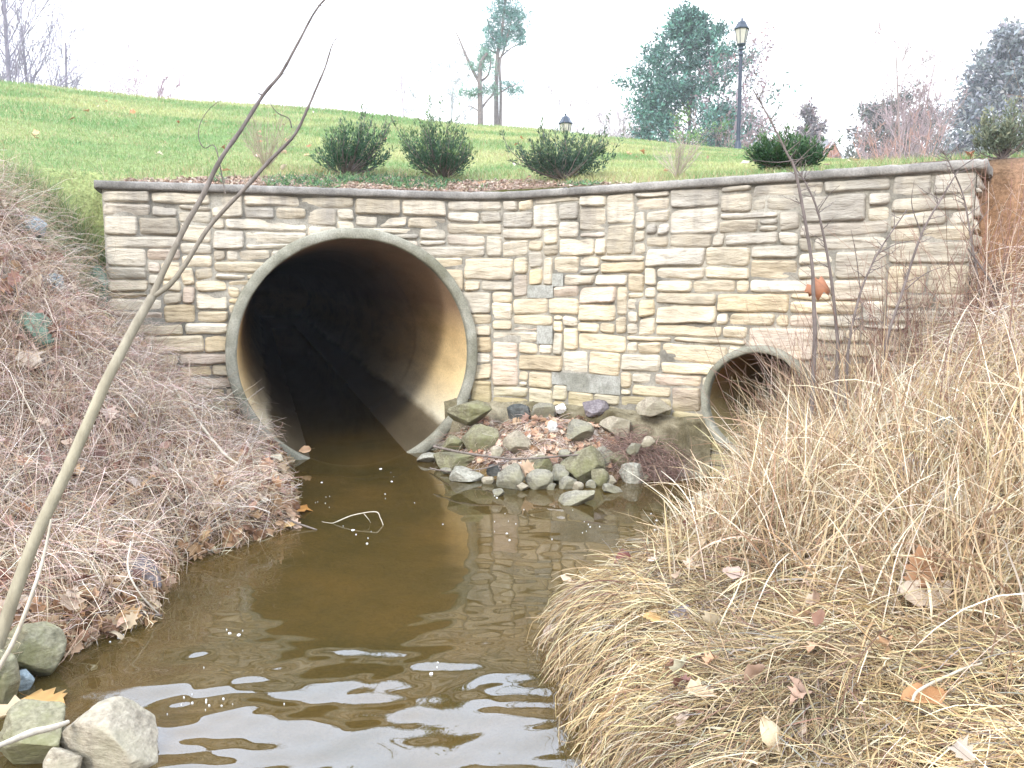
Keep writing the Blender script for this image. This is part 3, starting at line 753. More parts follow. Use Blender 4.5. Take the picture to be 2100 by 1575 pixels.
# matted straw of the near right bank: combed over the mound and down to the water
def matted():
    x, y, z = scatter(150000, .0, 2.4, 1.25, 4.3, lambda x, y: (dR(x, y) > -.01) & (rng.random(len(x)) < np.clip(1.35 - .25 * y, .12, 1) * np.clip(.75 + 1.6 * n2(x, y, 5, 3, 68), .18, 1)))
    n = len(x); nrm, gx, gy = gnormal(x, y, .08)
    ed = np.clip(1 - dR(x, y) / .34, 0, 1)
    wild = np.clip(.75 + .8 * n2(x, y, 2.3, 2, 63), .2, 1.5)
    th = rng.normal(0, 1.1, n) * wild * (1 - .25 * ed)
    # lie of the straw: over the lip it hangs to the water, farther in swept bundles cross each other
    lie = n2(x, y, 1.7, 3, 61) * 4.0
    flow = np.stack([np.cos(2.6 + lie), np.sin(2.6 + lie)], -1)
    dl = norm(np.stack([-gx, -gy], -1) + 1e-6)
    d2 = norm(dl * (.15 + 1.5 * ed[:, None]) + flow * (1 - .75 * ed[:, None]))
    ca, sa = np.cos(th), np.sin(th)
    d2 = np.stack([d2[:, 0] * ca - d2[:, 1] * sa, d2[:, 0] * sa + d2[:, 1] * ca], -1)
    L = rng.uniform(.07, .26, n) * (1 + .2 * ed) * np.where(rng.random(n) < .35, .45, 1); up = rng.normal(.10, .26, n); lift = rng.uniform(-.015, .035, n)
    free = rng.random(n) < .035; up[free] += rng.uniform(.3, .9, int(free.sum()))
    up -= .35 * ed; d = np.concatenate([d2, up[:, None]], -1)
    P = grow(np.stack([x, y, z + lift], -1), d, L, 6, droop=np.where(free, .3, rng.uniform(.3, .9, n)) + ed * .8, curl=.07, off=.003, edge='R')
    kink = rng.random(n) < .5
    P[kink, 3:] += (rng.normal(0, .02, (int(kink.sum()), 1, 3))) * np.array([0, .5, 1])[None, :, None][:, :P.shape[1] - 3]
    W = (rng.uniform(.0006, .0014, n) * np.where(rng.random(n) > .95, 2.0, 1))[:, None] * np.array([.9, 1, 1, .95, .8, .45])
    C = pal(n, STRAW, .15, STRAWP)
    dk = n2(x, y, 3.2, 3, 66); C = C * np.clip(1.0 + .6 * dk, .35, 1.25)[:, None]
    b = rng.random(n) < .17; C[b] = pal(int(b.sum()), [(.24, .14, .10), (.28, .25, .22), (.13, .09, .06)], .1)
    stuff(blades('matted_straw', P, W, M_straw, None, C))
matted()
# upright dry grass behind the straw
def tall_grass():
    Pl, Wl, Cl = [], [], []
    cl = []
    for (px, py, n, sp, hs) in [(1570, 1030, 22, .08, .8), (1640, 960, 44, .10, 1.2), (1690, 900, 60, .13, 1.5), (1740, 880, 60, .2, 1.6), (1610, 1060, 50, .18, 1.15), (1700, 1020, 60, .2, 1.4), (1760, 960, 50, .28, 1.4), (1510, 1100, 36, .14, .9), (1620, 1130, 44, .26, 1.1), (1860, 1080, 32, .24, 1.0), (2020, 950, 36, .26, 1.1), (2060, 1120, 60, .25, 1.3), (2080, 1260, 46, .2, 1.2), (1820, 860, 34, .3, 1.2), (1900, 800, 26, .35, 1.1), (1410, 1120, 26, .12, .8), (1720, 1130, 30, .26, 1.0), (1960, 1180, 22, .2, 1.0), (1990, 1030, 26, .25, 1.1)]:
        c = hit(px, py); cl.append((c, n, sp, hs))
    for (gx_, gy_, n_, h_) in [(1.62, 5.0, 60, 1.7), (1.78, 4.85, 60, 1.8), (1.9, 5.05, 40, 1.7), (1.55, 4.75, 36, 1.3)]: cl.append((np.array([gx_, gy_, 0]), n_, .11, h_))
    for c, n, sp, hs in cl:
        n = int(n * 8)
        x = c[0] + rng.normal(0, sp * .7, n); y = c[1] + rng.normal(0, sp * .8, n)
        m = (dR(x, y) > .0) & (in_wall(x, y) < -.1); x, y = x[m], y[m]; n = len(x); z = H(x, y)
        lean = rng.normal(0, .32, (n, 2)) + np.array([.04, -.15])
        d = np.concatenate([lean, np.full((n, 1), 1.)], -1)
        L = rng.uniform(.18, .50, n) * hs; L *= np.where(y > 2.9, np.where(y > 4.0, np.clip((x - np.interp(y, [4, 4.6], [1.0, 1.27])) / .22, .10, 1), np.clip(.04 + 1.1 * dR(x, y), .10, 1)), 1)
        P = grow(np.stack([x, y, z], -1), d, L, 8, droop=rng.uniform(.05, .85, n) / hs, curl=.07, off=.004, edge='R')
        Pl.append(P); w0 = rng.uniform(.0010, .0023, n); w0 = np.where(rng.random(n) > .94, w0 * 1.8, w0)
        Wl.append(w0[:, None] * np.array([.8, 1, 1, 1, .9, .8, .6, .25])); Cl.append(pal(n, [(.54, .42, .25), (.62, .51, .35), (.38, .27, .15), (.73, .65, .50), (.26, .165, .10), (.44, .31, .20)], .12))
    stuff(blades('dry_grass', np.concatenate(Pl), np.concatenate(Wl), M_straw, None, np.concatenate(Cl)))
tall_grass()
# fine tangled stems carpeting both banks
def tangle(name, keep, box, n, lens, cols, up, curl, rad, droop=.5, k=7, dens=None, lift=0.0, edge=None):
    x, y, z = scatter(n, *box, keep)
    if dens is not None:
        m = rng.random(len(x)) < dens(x, y); x, y, z = x[m], y[m], z[m]
    a = rng.uniform(0, 2 * math.pi, len(x)); u = rng.uniform(*up, len(x))
    d = np.stack([np.cos(a), np.sin(a), u], -1)
    L = rng.uniform(*lens, len(x))
    if edge == 'L':
        f = np.where(y > 4.2, np.clip(.30 + 1.5 * dL(x, y), .3, 1), 1.0); L *= f; d[:, 2] *= f
    if edge == 'W':
        f = np.where(y > 3.0, np.where(y > 4.0, np.clip((x - np.interp(y, [4, 4.6], [1.0, 1.27])) / .25, .12, 1), np.clip(.12 + 1.1 * dR(x, y), .15, 1)), 1.0); L *= f; d[:, 2] *= f
    P = grow(np.stack([x, y, z + rng.uniform(0, lift + .001, len(x))], -1), d, L, k, droop=droop, curl=curl, edge=edge)
    Rr = rng.uniform(*rad, len(x))[:, None] * np.linspace(1, .45, k)
    c = pal(len(x), cols, .15); c *= np.clip(1 + .4 * n2(x, y, 2.4, 3, 71), .55, 1.4)[:, None]
    return stuff(tubes(name, P, Rr, M_twig, None, c))
wallfront = lambda x, y: in_wall(x, y) < -.02
tangle('dead_brambles', lambda x, y: (dL(x, y) > .05 + .06 * n2(x, y, 4, 2, 57)) & (in_wall(x, y) < -.05) & (y > 2.4) & ~((y > 5.25) & (dL(x, y) < .22)), (-3.6, -1.0, 2.4, 6.3), 56000, (.14, .52), MAUVE + TAN[:3], (.1, 2.0), .20, (.0008, .0019), .6, edge='L',
       dens=lambda x, y: np.clip(.55 + 1.7 * n2(x, y, 3.4, 3, 55), .06, 1) * np.clip(1.1 - .85 * sstep(-.75, .0, in_wall(x, y)) * sstep(1.0, 1.5, dL(x, y)) - .45 * sstep(1.15, 1.7, dL(x, y)) + .1, .08, 1))
tangle('bank_edge_straw', lambda x, y: (dL(x, y) > -.05) & (dL(x, y) < .5) & (y > 2.5) & (in_wall(x, y) < -.06), (-2.4, -1.0, 2.4, 6.3), 9000, (.10, .38), TAN + [(.70, .58, .40)], (-.1, .8), .14, (.0009, .0024), .8, edge='L')
tangle('dead_weeds', lambda x, y: (dR(x, y) > .05) & (in_wall(x, y) < -.03) & (y > 3.3) & ((dR(x, y) > .16) | (y < 4.6)), (.5, 4.0, 3.2, 6.2), 30000, (.10, .42), TAN + MAUVE, (.0, 1.5), .2, (.0010, .0022), .6, edge='W',
       dens=lambda x, y: np.clip(1.0 - .80 * sstep(2.5, 2.8, x) * sstep(4.1, 4.6, y), .1, 1))
tangle('hanging_roots', lambda x, y: (np.hypot((x - .95) / .28, (y - 5.62) / .24) < 1), (.5, 1.4, 5.2, 5.95), 5200, (.10, .26), [(.24, .15, .12), (.32, .22, .17), (.17, .11, .09)], (.1, .9), .22, (.0011, .002), 1.6, lift=.22)
tangle('spit_twigs', lambda x, y: (H(x, y) > .06) & (np.abs(x - .2) < 1.0) & (dR(x, y) < 0) & (dL(x, y) < 0) & (in_wall(x, y) < -.16) & (y > 5.2), (-.7, 1.15, 5.2, 6.5), 9500, (.08, .24), MAUVE + TAN[:2], (-.1, .7), .2, (.0010, .0018), 1.1)
# tall thin stalks over the brambles, both banks
def stalks(name, spots, n, lens, cols, rad, spread, lean=.25, droop=.12):
    Pl, Rl, Cl = [], [], []
    for (px, py) in spots:
        c = hit(px, py); w_, s_ = wall_sd(c[0:1], c[1:2])
        if w_[0] > -.25:
            p_, n_ = wall_at(np.clip(s_, 0, SLEN)); c = np.array([*(p_[0] + n_[0] * .28), 0])
        x = c[0] + rng.normal(0, spread, n); y = c[1] + rng.normal(0, spread, n)
        m = in_wall(x, y) < -.08; x, y = x[m], y[m]; k = 10
        if not len(x): continue
        z = H(x, y); base = pal(len(x), cols, .12)
        d = np.concatenate([rng.normal(0, lean, (len(x), 2)), np.ones((len(x), 1))], -1)
        P = grow(np.stack([x, y, z], -1), d, rng.uniform(*lens, len(x)), k, droop=droop, curl=.055)
        Pl.append(P); Rl.append(rng.uniform(*rad, len(x))[:, None] * np.linspace(1, .4, k)); Cl.append(base)
        # side twigs
        for j in range(3, 9):
            q = P[:, j]; mm = rng.random(len(q)) < .75; q = q[mm]
            dd = norm(P[mm, j] - P[mm, j - 1]) + rng.normal(0, .65, (len(q), 3))
            Pt = grow(q, dd, rng.uniform(.04, .15, len(q)), k, droop=.1, curl=.12)
            Pl.append(Pt); Rl.append(np.full((len(q), 1), rad[0] * .6) * np.linspace(1, .5, k)); Cl.append(base[mm])
    return stuff(tubes(name, np.concatenate(Pl), np.concatenate(Rl), M_twig, None, np.concatenate(Cl)))
stalks('weed_stalks', [(60, 800), (120, 830), (200, 900), (40, 950), (110, 1000), (250, 760), (180, 700), (100, 690), (290, 930), (330, 860), (380, 900), (220, 1000), (150, 1080), (60, 1080), (420, 960), (130, 760), (30, 700)], 13, (.2, .55), [(.46, .33, .28), (.56, .46, .37), (.30, .18, .15)], (.0012, .0022), .16)
stalks('brush_twigs', [(1690, 760), (1760, 760), (1830, 740), (1880, 720), (1930, 760), (1800, 840), (1720, 860), (1980, 720), (2040, 760), (2060, 640), (2090, 860), (1700, 820), (1780, 800), (1860, 780), (1910, 690), (1950, 650), (1990, 620), (1750, 740), (1680, 780), (1720, 740), (1790, 720), (1850, 700), (1960, 700)], 22, (.45, 1.15), [(.26, .15, .115), (.34, .22, .165), (.20, .12, .09), (.46, .36, .27)], (.0017, .0032), .16, .32, .05)

# ------------------------------------------------------------------ leaves
OAK = np.array([(0, 0), (.10, .06), (.22, .10), (.16, .22), (.34, .30), (.22, .42), (.40, .56), (.24, .64), (.28, .80), (.10, .84), (0, 1)])
OVAL = np.array([(0, 0), (.10, .06), (.20, .18), (.26, .32), (.28, .48), (.25, .62), (.19, .75), (.12, .86), (.06, .94), (.03, .97), (0, 1)])
MAPLE = np.array([(0, 0), (.16, .02), (.42, .08), (.30, .22), (.52, .42), (.30, .44), (.26, .56), (.36, .74), (.16, .68), (.10, .84), (0, 1)])
def leaf_verts(shape, n, size, curl, seed=None):
    """n leaves, local frame: x across, y along, z up -> (n,33,3) and tri template"""
    r = rng if seed is None else np.random.default_rng(seed)
    m = len(shape); half = np.asarray(shape)
    Lx = np.concatenate([-half[:, 0], half[:, 0] * 0, half[:, 0]]); Ly = np.concatenate([half[:, 1]] * 3)
    X = np.broadcast_to(Lx, (n, 3 * m)) * (1 + r.normal(0, .10, (n, 3 * m))); Y = np.broadcast_to(Ly, (n, 3 * m)) + r.normal(0, .018, (n, 3 * m))
    c1 = r.normal(curl, curl * .8 + .05, (n, 1)); c2 = r.normal(0, curl + .1, (n, 1)); c3 = r.normal(0, curl * .6 + .05, (n, 1))
    Z = c1 * np.abs(X) * 1.1 + c2 * (Y - .5) ** 2 * 1.4 + c3 * X * (Y - .4) * 2 + .05 * np.sin(Y * 9 + r.uniform(0, 6, (n, 1)))
    V = np.stack([X, Y - .5, Z], -1) * np.asarray(size).reshape(-1, 1, 1)
    T = []
    for j in range(m - 1):
        a, b, c, d = j, j + 1, m + j, m + j + 1
        T += [(a, c, d), (a, d, b)]
        a, b = 2 * m + j, 2 * m + j + 1
        T += [(c, a, b), (c, b, d)]
    return V, np.array(T)
def place_leaves(name, P, nrm, size, shape, cols, curl=.25, tilt=.35, cp=None):
    n = len(P); V, T = leaf_verts(shape, n, size, curl)
    up = norm(nrm + rng.normal(0, tilt, (n, 3))); a = norm(np.cross(up, rng.normal(size=(n, 3)))); b = np.cross(up, a)
    W = V[..., 0:1] * a[:, None] + V[..., 1:2] * b[:, None] + V[..., 2:3] * up[:, None] + P[:, None]
    tri = (T[None] + (np.arange(n) * V.shape[1])[:, None, None]).reshape(-1, 3)
    c = pal(n, cols, .12, cp); m = len(shape)
    fac = np.ones(3 * m); fac[m:2 * m] = .82
    cc = c[:, None] * fac[None, :, None]
    return W.reshape(-1, 3), tri, cc.reshape(-1, 3)
def litter(name, x, y, lift, size, cols, curl=.3, tilt=.4, cp=None, under=False):
    nrm, _, _ = gnormal(x, y); z = H(x, y) + rng.uniform(.004, lift, len(x))
    P = np.stack([x, y, z], -1); sh = [OAK, OVAL, MAPLE]; pick = rng.integers(0, 3, len(x))
    Vs, Ts, Cs = [], [], []; off = 0
    for i in range(3):
        m = pick == i
        if not m.any(): continue
        V, T, c = place_leaves(name, P[m], nrm[m], rng.uniform(*size, int(m.sum())), sh[i], cols, curl, tilt, cp)
        Vs.append(V); Ts.append(T + off); Cs.append(c); off += len(V)
    return stuff(mesh_obj(name, np.concatenate(Vs), None, np.concatenate(Ts), M_leafy, None, np.concatenate(Cs)))
PINKL = [(.44, .28, .21), (.34, .20, .145), (.55, .40, .31), (.25, .13, .09), (.56, .43, .34), (.48, .29, .17), (.20, .10, .075)]
x, y, z = scatter(30000, -5.5, -1.0, 2.5, 7.5, lambda x, y: (dL(x, y) > .02) & (lawnness(x, y, in_wall(x, y)) < .02) & (in_wall(x, y) < .1))
m = rng.random(len(x)) < np.clip(.10 + .72 * sstep(1.0, 1.4, dL(x, y)) + .30 * n2(x, y, 1.5, 2, 90), .05, .9) * .42
litter('leaf_litter', x[m], y[m], .13, (.04, .10), PINKL, .35, .6)
x, y, z = scatter(9000, .4, 4.5, 1.3, 6.0, lambda x, y: (dR(x, y) > .1) & (in_wall(x, y) < .05))
m = rng.random(len(x)) < np.clip(.09 + .25 * sstep(3.6, 4.4, y) + .14 * sstep(2.4, 2.8, x) * sstep(3.8, 4.4, y), .02, .45)
litter('leaf_litter', x[m], y[m], .10, (.035, .085), PINKL + [(.56, .44, .31)], .35, .6)
x, y, z = scatter(4000, -.75, 1.0, 5.3, 6.6, lambda x, y: (H(x, y) > .05) & (in_wall(x, y) < -.12) & (dL(x, y) < 0) & (dR(x, y) < 0))
m = rng.random(len(x)) < np.clip(.45 + .5 * n2(x, y, 3, 2, 93), .1, 1); m[:] &= (np.arange(len(x)) < 900)
litter('leaf_litter', x[m], y[m], .03, (.04, .085), [(.55, .34, .21), (.62, .44, .30), (.45, .25, .16), (.66, .55, .44), (.35, .2, .14)])
# mulch strip and scattered leaves on the lawn
x, y, z = scatter(26000, -3.2, 1.4, 5.9, 8.0, lambda x, y: (in_wall(x, y) > .16) & (lawnness(x, y, in_wall(x, y)) < .08))
litter('mulch', x[:2600], y[:2600], .015, (.015, .04), [(.40, .30, .23), (.30, .21, .16), (.52, .42, .33), (.44, .30, .21)], .3, .5)
x, y, z = x[2600:8600], y[2600:8600], z[2600:8600]
P = grow(np.stack([x, y, z + .004], -1), np.concatenate([rng.normal(0, 1, (len(x), 2)), np.full((len(x), 1), .1)], -1), rng.uniform(.04, .12, len(x)), 4, .5, .1, clip=False)
stuff(tubes('pine_straw', P, np.full((len(x), 1), .0014) * np.ones(4), M_twig, None, pal(len(x), [(.44, .33, .25), (.55, .44, .33), (.34, .23, .17)], .15)))
x, y, z = scatter(6000, -9, 8, 5.6, 18, lambda x, y: (lawnness(x, y, in_wall(x, y)) > -.1) & ((in_wall(x, y) > .3) | (x < -2.9)))
m = rng.random(len(x)) < np.clip(1.5 - y / 10, .08, .6) * .06; 
litter('lawn_leaves', x[m], y[m], .05, (.05, .10), [(.42, .20, .10), (.55, .33, .20), (.30, .15, .09), (.66, .52, .40)], .35, .5)

x, y, z = scatter(9000, -2.2, -1.0, 2.4, 6.0, lambda x, y: (dL(x, y) > -.03) & (dL(x, y) < .16) & (in_wall(x, y) < -.1))
m = (rng.random(len(x)) < np.clip(.35 + 1.2 * n2(x, y, 3, 2, 97), 0, 1)) & (np.arange(len(x)) < 1100)
litter('leaf_litter', x[m], y[m], .05, (.04, .10), [(.30, .17, .09), (.42, .25, .13), (.20, .11, .06), (.50, .34, .2), (.56, .42, .28)], .35, .6)
# single leaves that stand out
LEAVES = bpy.data.materials
def big_leaf(label, px, py, wpx, col, shape=OAK, z=None, lift=.02, up=(0, -.3, 1), curl=.35, seed=1, Y=None, rot=None, group='fallen leaves that stand out'):
    c = at_y(px, py, Y) if Y else (hit(px, py) if z is None else at_z(px, py, z))
    d = np.linalg.norm(c - CAM); r = np.random.default_rng(seed)
    V, T = leaf_verts(shape, 1, [wpx / F * d], curl, seed)
    u = norm(np.array(up, float)); ang = r.uniform(0, 6.28) if rot is None else rot
    a = norm(np.cross(np.array([math.sin(ang), math.cos(ang), .0]), u)); b = np.cross(u, a)
    W = (V[..., 0:1] * a + V[..., 1:2] * b + V[..., 2:3] * u)[0]
    m = len(shape); cc = np.tile(np.array(col), (len(W), 1)); cc[m:2 * m] *= .78
    # petiole
    st = np.stack([W[m], W[m] - b * wpx / F * d * .12, W[m] - b * wpx / F * d * .26 + u * .006])[None]
    Vt, qt = tube_data(st, np.full((1, 3), .0012), 3)
    o = mesh_obj('fallen_leaf', np.vstack([W, Vt]), qt + len(W), T, M_leafy, None, np.vstack([cc, np.tile(np.array(col) * .7, (len(Vt), 1))]))
    mod = o.modifiers.new('thick', 'SOLIDIFY'); mod.thickness = .0012
    o.location = [float(v) for v in (c + np.array([0, 0, lift]))]
    tag(o, label, 'leaf', group); return o
big_leaf('rust brown leaf caught in the thin twigs in front of the wall', 1690, 587, 62, (.40, .17, .085), OAK, Y=4.55, lift=0, up=(.3, -1, .5), seed=2, curl=.3, rot=1.2)
big_leaf('curled brown oak leaf in the hollow of the right bank', 1885, 1212, 92, (.46, .25, .13), OAK, lift=.06, up=(-.1, -.7, .6), seed=3)
big_leaf('large pale buff leaf below the curled brown oak leaf', 1895, 1262, 110, (.66, .53, .40), OVAL, lift=.06, up=(0, -.5, .8), seed=4, rot=1.3)
big_leaf('tan leaf with a folded edge on the straw near the water', 1432, 1458, 62, (.60, .43, .27), OAK, lift=.045, seed=5, curl=.6)
big_leaf('long pale leaf standing up at the lower picture edge', 1582, 1552, 74, (.72, .58, .38), OVAL, lift=.05, up=(.3, -.9, .4), seed=6, rot=2.7)
big_leaf('rust coloured leaf under a bent straw stem', 1890, 1482, 86, (.45, .23, .10), OVAL, lift=.05, seed=7, rot=1.4)
big_leaf('small orange leaf on top of the straw', 1338, 1296, 42, (.62, .38, .15), OAK, lift=.045, seed=8)
big_leaf('pale leaf at the crest of the straw mound', 1160, 1208, 28, (.64, .46, .32), OVAL, lift=.05, seed=9)
big_leaf('pinkish grey leaf on the water side of the straw mound', 1128, 1322, 42, (.50, .37, .29), OVAL, lift=.05, up=(-.6, -.5, .6), seed=10)
big_leaf('pale tan round leaf where the straw meets the tall grass', 1424, 1188, 40, (.64, .49, .36), MAPLE, lift=.05, seed=11)
big_leaf('bleached white leaf high in the dry grass', 1925, 1082, 72, (.66, .61, .56), OAK, lift=.08, up=(.2, -.6, .7), seed=12, rot=1.9)
big_leaf('dark red leaf behind the straw mound by the water', 1280, 1168, 44, (.22, .08, .06), OVAL, lift=.05, seed=13, rot=1.5)
big_leaf('orange leaf floating just off the left bank', 600, 1046, 80, (.48, .22, .05), OAK, z=.012, lift=0, up=(0, 0, 1), curl=.06, seed=14, rot=1.4)
big_leaf('tan leaf propped on the lip of the large pipe', 626, 934, 26, (.60, .38, .22), OVAL, lift=.04, up=(0, -.9, .4), seed=15, Y=6.0)
big_leaf('yellow tan oak leaf afloat beside the tan boulder', 95, 1432, 84, (.58, .34, .12), OAK, z=.014, lift=0, up=(0, 0, 1), curl=.08, seed=16, rot=1.9)
big_leaf('dark red leaf soaked in the water beside the tan boulder', 78, 1478, 70, (.16, .045, .025), MAPLE, z=.008, lift=0, up=(0, 0, 1), curl=.08, seed=17)
big_leaf('pale maple leaf on the left bank below the green grey rock', 70, 778, 48, (.70, .58, .47), MAPLE, lift=.09, up=(.1, -.8, .6), seed=18)
big_leaf('tan oak leaf lying in the stems of the left bank', 283, 1030, 54, (.55, .35, .2), OAK, lift=.06, seed=19)
big_leaf('brown leaf with a white curled rim by the left water edge', 205, 1155, 62, (.38, .2, .12), OVAL, lift=.05, seed=20, curl=.6)
big_leaf('orange brown leaf at the foot of the left bank', 148, 1275, 48, (.5, .28, .14), OAK, lift=.03, seed=21)
big_leaf('narrow pale leaf upright beside the sapling foot', 66, 1294, 36, (.66, .5, .36), OVAL, lift=.03, up=(-.2, -.9, .3), seed=22)
big_leaf('long cream leaf lying over the grey olive rock', 34, 1538, 74, (.52, .41, .26), OVAL, lift=.1, seed=23, rot=1.45)
big_leaf('upright tan leaf wedged between two rocks of the spit', 1078, 960, 44, (.62, .43, .28), OAK, up=(.1, -1, .2), Y=5.3, lift=0, seed=24, rot=.2)
big_leaf('golden leaf at the tip of the left bank', 592, 1086, 30, (.56, .36, .15), OAK, lift=.03, seed=25)
big_leaf('reddish tan leaf high on the left bank by a blue rock', 60, 560, 52, (.52, .32, .24), OAK, lift=.05, up=(0, -.7, .7), seed=26)
big_leaf('cream leaf among pink litter left of the wall', 62, 595, 40, (.68, .54, .38), MAPLE, lift=.05, up=(.2, -.7, .7), seed=27)

# ------------------------------------------------------------------ sticks
def stick(name, label, pts, rads, mat, cat='stick', sides=8, side=()):
    P = smooth_path(pts, 24); P = P + .004 * np.stack([fbm(P * 9 + i * 31, 2) for i in range(3)], -1)
    Ps, Rs = [P], [np.interp(np.linspace(0, 1, 24), np.linspace(0, 1, len(rads)), rads)]
    for sp, sr in side:
        Ps.append(smooth_path(sp, 24)); Rs.append(np.linspace(sr[0], sr[1], 24))
    o = tubes(name, np.stack(Ps), np.stack(Rs), mat, None, None, sides, origin=P[0]); tag(o, label, cat); return o
pz = lambda L, z: [at_z(a, b, z_) for (a, b), z_ in zip(L, z if hasattr(z, '__len__') else [z] * len(L))]
hy = lambda L, d: [hit(a, b) + np.array([0, 0, d]) for a, b in L]
stick('stick', 'dark stick slanting from the left bank into the water', pz([(548, 1050), (600, 1070), (650, 1087)], [.06, .03, .0]), [.008, .007, .004], M_stick)
stick('stick', 'long thin stick lying across the spit in front of the leaves', [at_y(a, b, Y) for a, b, Y in [(890, 916, 5.75), (960, 930, 5.5), (1050, 941, 5.42), (1130, 937, 5.4), (1200, 931, 5.42)]], [.009, .008, .007, .006], M_stick)
stick('stick', 'thin grey stick at the water edge left of the spit', pz([(882, 960), (930, 968), (985, 962), (1035, 950)], [.02, .05, .07, .11]), [.006, .005, .004], M_stick)
stick('twig', 'pale forked twig arching out of the water in midstream', pz([(690, 1070), (725, 1056), (770, 1049), (780, 1062), (787, 1081)], [.01, .045, .06, .03, -.01]), [.0035, .003, .0025, .002], M_palestick, 'twig', 6, [(pz([(745, 1052), (755, 1064), (760, 1072)], [.05, .03, .0]), (.002, .001)), (pz([(690, 1070), (680, 1073), (660, 1070)], [.01, .0, .0]), (.003, .001))])
stick('stick', 'bleached stick resting on the rocks at the near left corner', pz([(-10, 1532), (60, 1502), (100, 1492), (138, 1480)], [.17, .16, .15, .13]), [.006, .010, .009, .006], M_palestick)
stick('stick', 'white broken stem leaning over the left brambles', hy([(345, 815), (372, 860), (420, 925), (460, 975), (492, 1000)], .13), [.007, .009, .008, .006], M_palestick)
stick('stick', 'pale bent stem standing at the left picture edge', hy([(112, 1010), (100, 960), (70, 900), (30, 820)], .12), [.005, .005, .004, .003], M_palestick)
stick('stick', 'thin stem arching from the bank down to the water by the grey pink rock', pz([(268, 1110), (262, 1165), (285, 1215), (330, 1265)], [.25, .2, .12, .0]), [.003, .004, .0035, .003], M_palestick)
stick('stick', 'yellow stem curving into the water left of the grey pink rock', pz([(150, 1185), (170, 1225), (200, 1245), (228, 1252)], [.15, .09, .04, .0]), [.003, .003, .003, .002], M_palestick)
stick('stick', 'wet dark stick lying along the left water edge', pz([(110, 1298), (200, 1272), (270, 1258), (332, 1262)], [.03, .03, .025, .015]), [.007, .008, .007, .004], M_stick)
stick('straw_stem', 'long pale straw stem angled across the lower right bank', hy([(1868, 1512), (1884, 1486), (1960, 1446), (2010, 1430)], .08), [.0035, .0035, .003, .0025], M_palestick, 'stem', 6)
stick('straw_stem', 'long pale stem slanting down through the right bank weeds', hy([(1690, 690), (1790, 780), (1890, 890), (1990, 960)], .16), [.003, .004, .004, .003], M_palestick, 'stem', 6)
stick('straw_stem', 'pale stem bent in an arch above the flat blue grey rock', hy([(1740, 1010), (1790, 960), (1850, 930), (1920, 985), (1975, 1040)], .14), [.004, .004, .003, .0025], M_palestick, 'stem', 6)

# foam and bubbles drifting on the water
def foam():
    pts = []
    for (cx, cy, sx, sy, n) in [(1040, 1100, 90, 90, 26), (700, 1040, 90, 60, 12), (430, 1420, 90, 60, 22), (330, 1360, 90, 60, 12), (760, 1180, 200, 100, 22), (640, 1000, 40, 30, 16), (1150, 1120, 120, 40, 16), (200, 1280, 50, 40, 10), (600, 1440, 60, 60, 8), (1000, 1040, 120, 30, 12)]:
        for i in range(max(1, n // 5)):
            ax, ay = cx + rng.normal(0, sx), cy + rng.normal(0, sy)
            for j in range(int(rng.integers(1, 7))): pts.append((ax + rng.normal(0, 16), ay + rng.normal(0, 9)))
    Vs, Ts, off = [], [], 0; k = 9
    for (a, b) in pts:
        c = at_z(a, max(b, 955), 0)
        if dL(c[0:1], c[1:2])[0] > -.02 or dR(c[0:1], c[1:2])[0] > -.02: continue
        r_ = rng.choice([.0015, .003, .006, .010], p=[.55, .30, .12, .03]); th = np.linspace(0, 2 * math.pi, k, endpoint=False)
        rr = r_ * (1 + .25 * rng.normal(size=k)); el = rng.uniform(.5, 1.0)
        ring = lambda f, h: np.stack([c[0] + np.cos(th) * rr * f, c[1] + np.sin(th) * rr * f * el, np.full(k, h)], -1)
        Vs.append(np.vstack([ring(1, -.003), ring(.9, .0025), ring(.5, .0045), [[c[0], c[1], .005]]]))
        for q in range(2):
            for s in range(k):
                s2 = (s + 1) % k; Ts += [(off + q * k + s, off + q * k + s2, off + q * k + k + s2), (off + q * k + s, off + q * k + k + s2, off + q * k + k + s)]
        for s in range(k): Ts.append((off + 2 * k + s, off + 2 * k + (s + 1) % k, off + 3 * k))
        off += 3 * k + 1
    m = bpy.data.materials.new('foam_white'); finish(nt(m), (.78, .78, .76), .5, None, .4)
    stuff(mesh_obj('foam', np.concatenate(Vs), None, np.array(Ts), m))
foam()
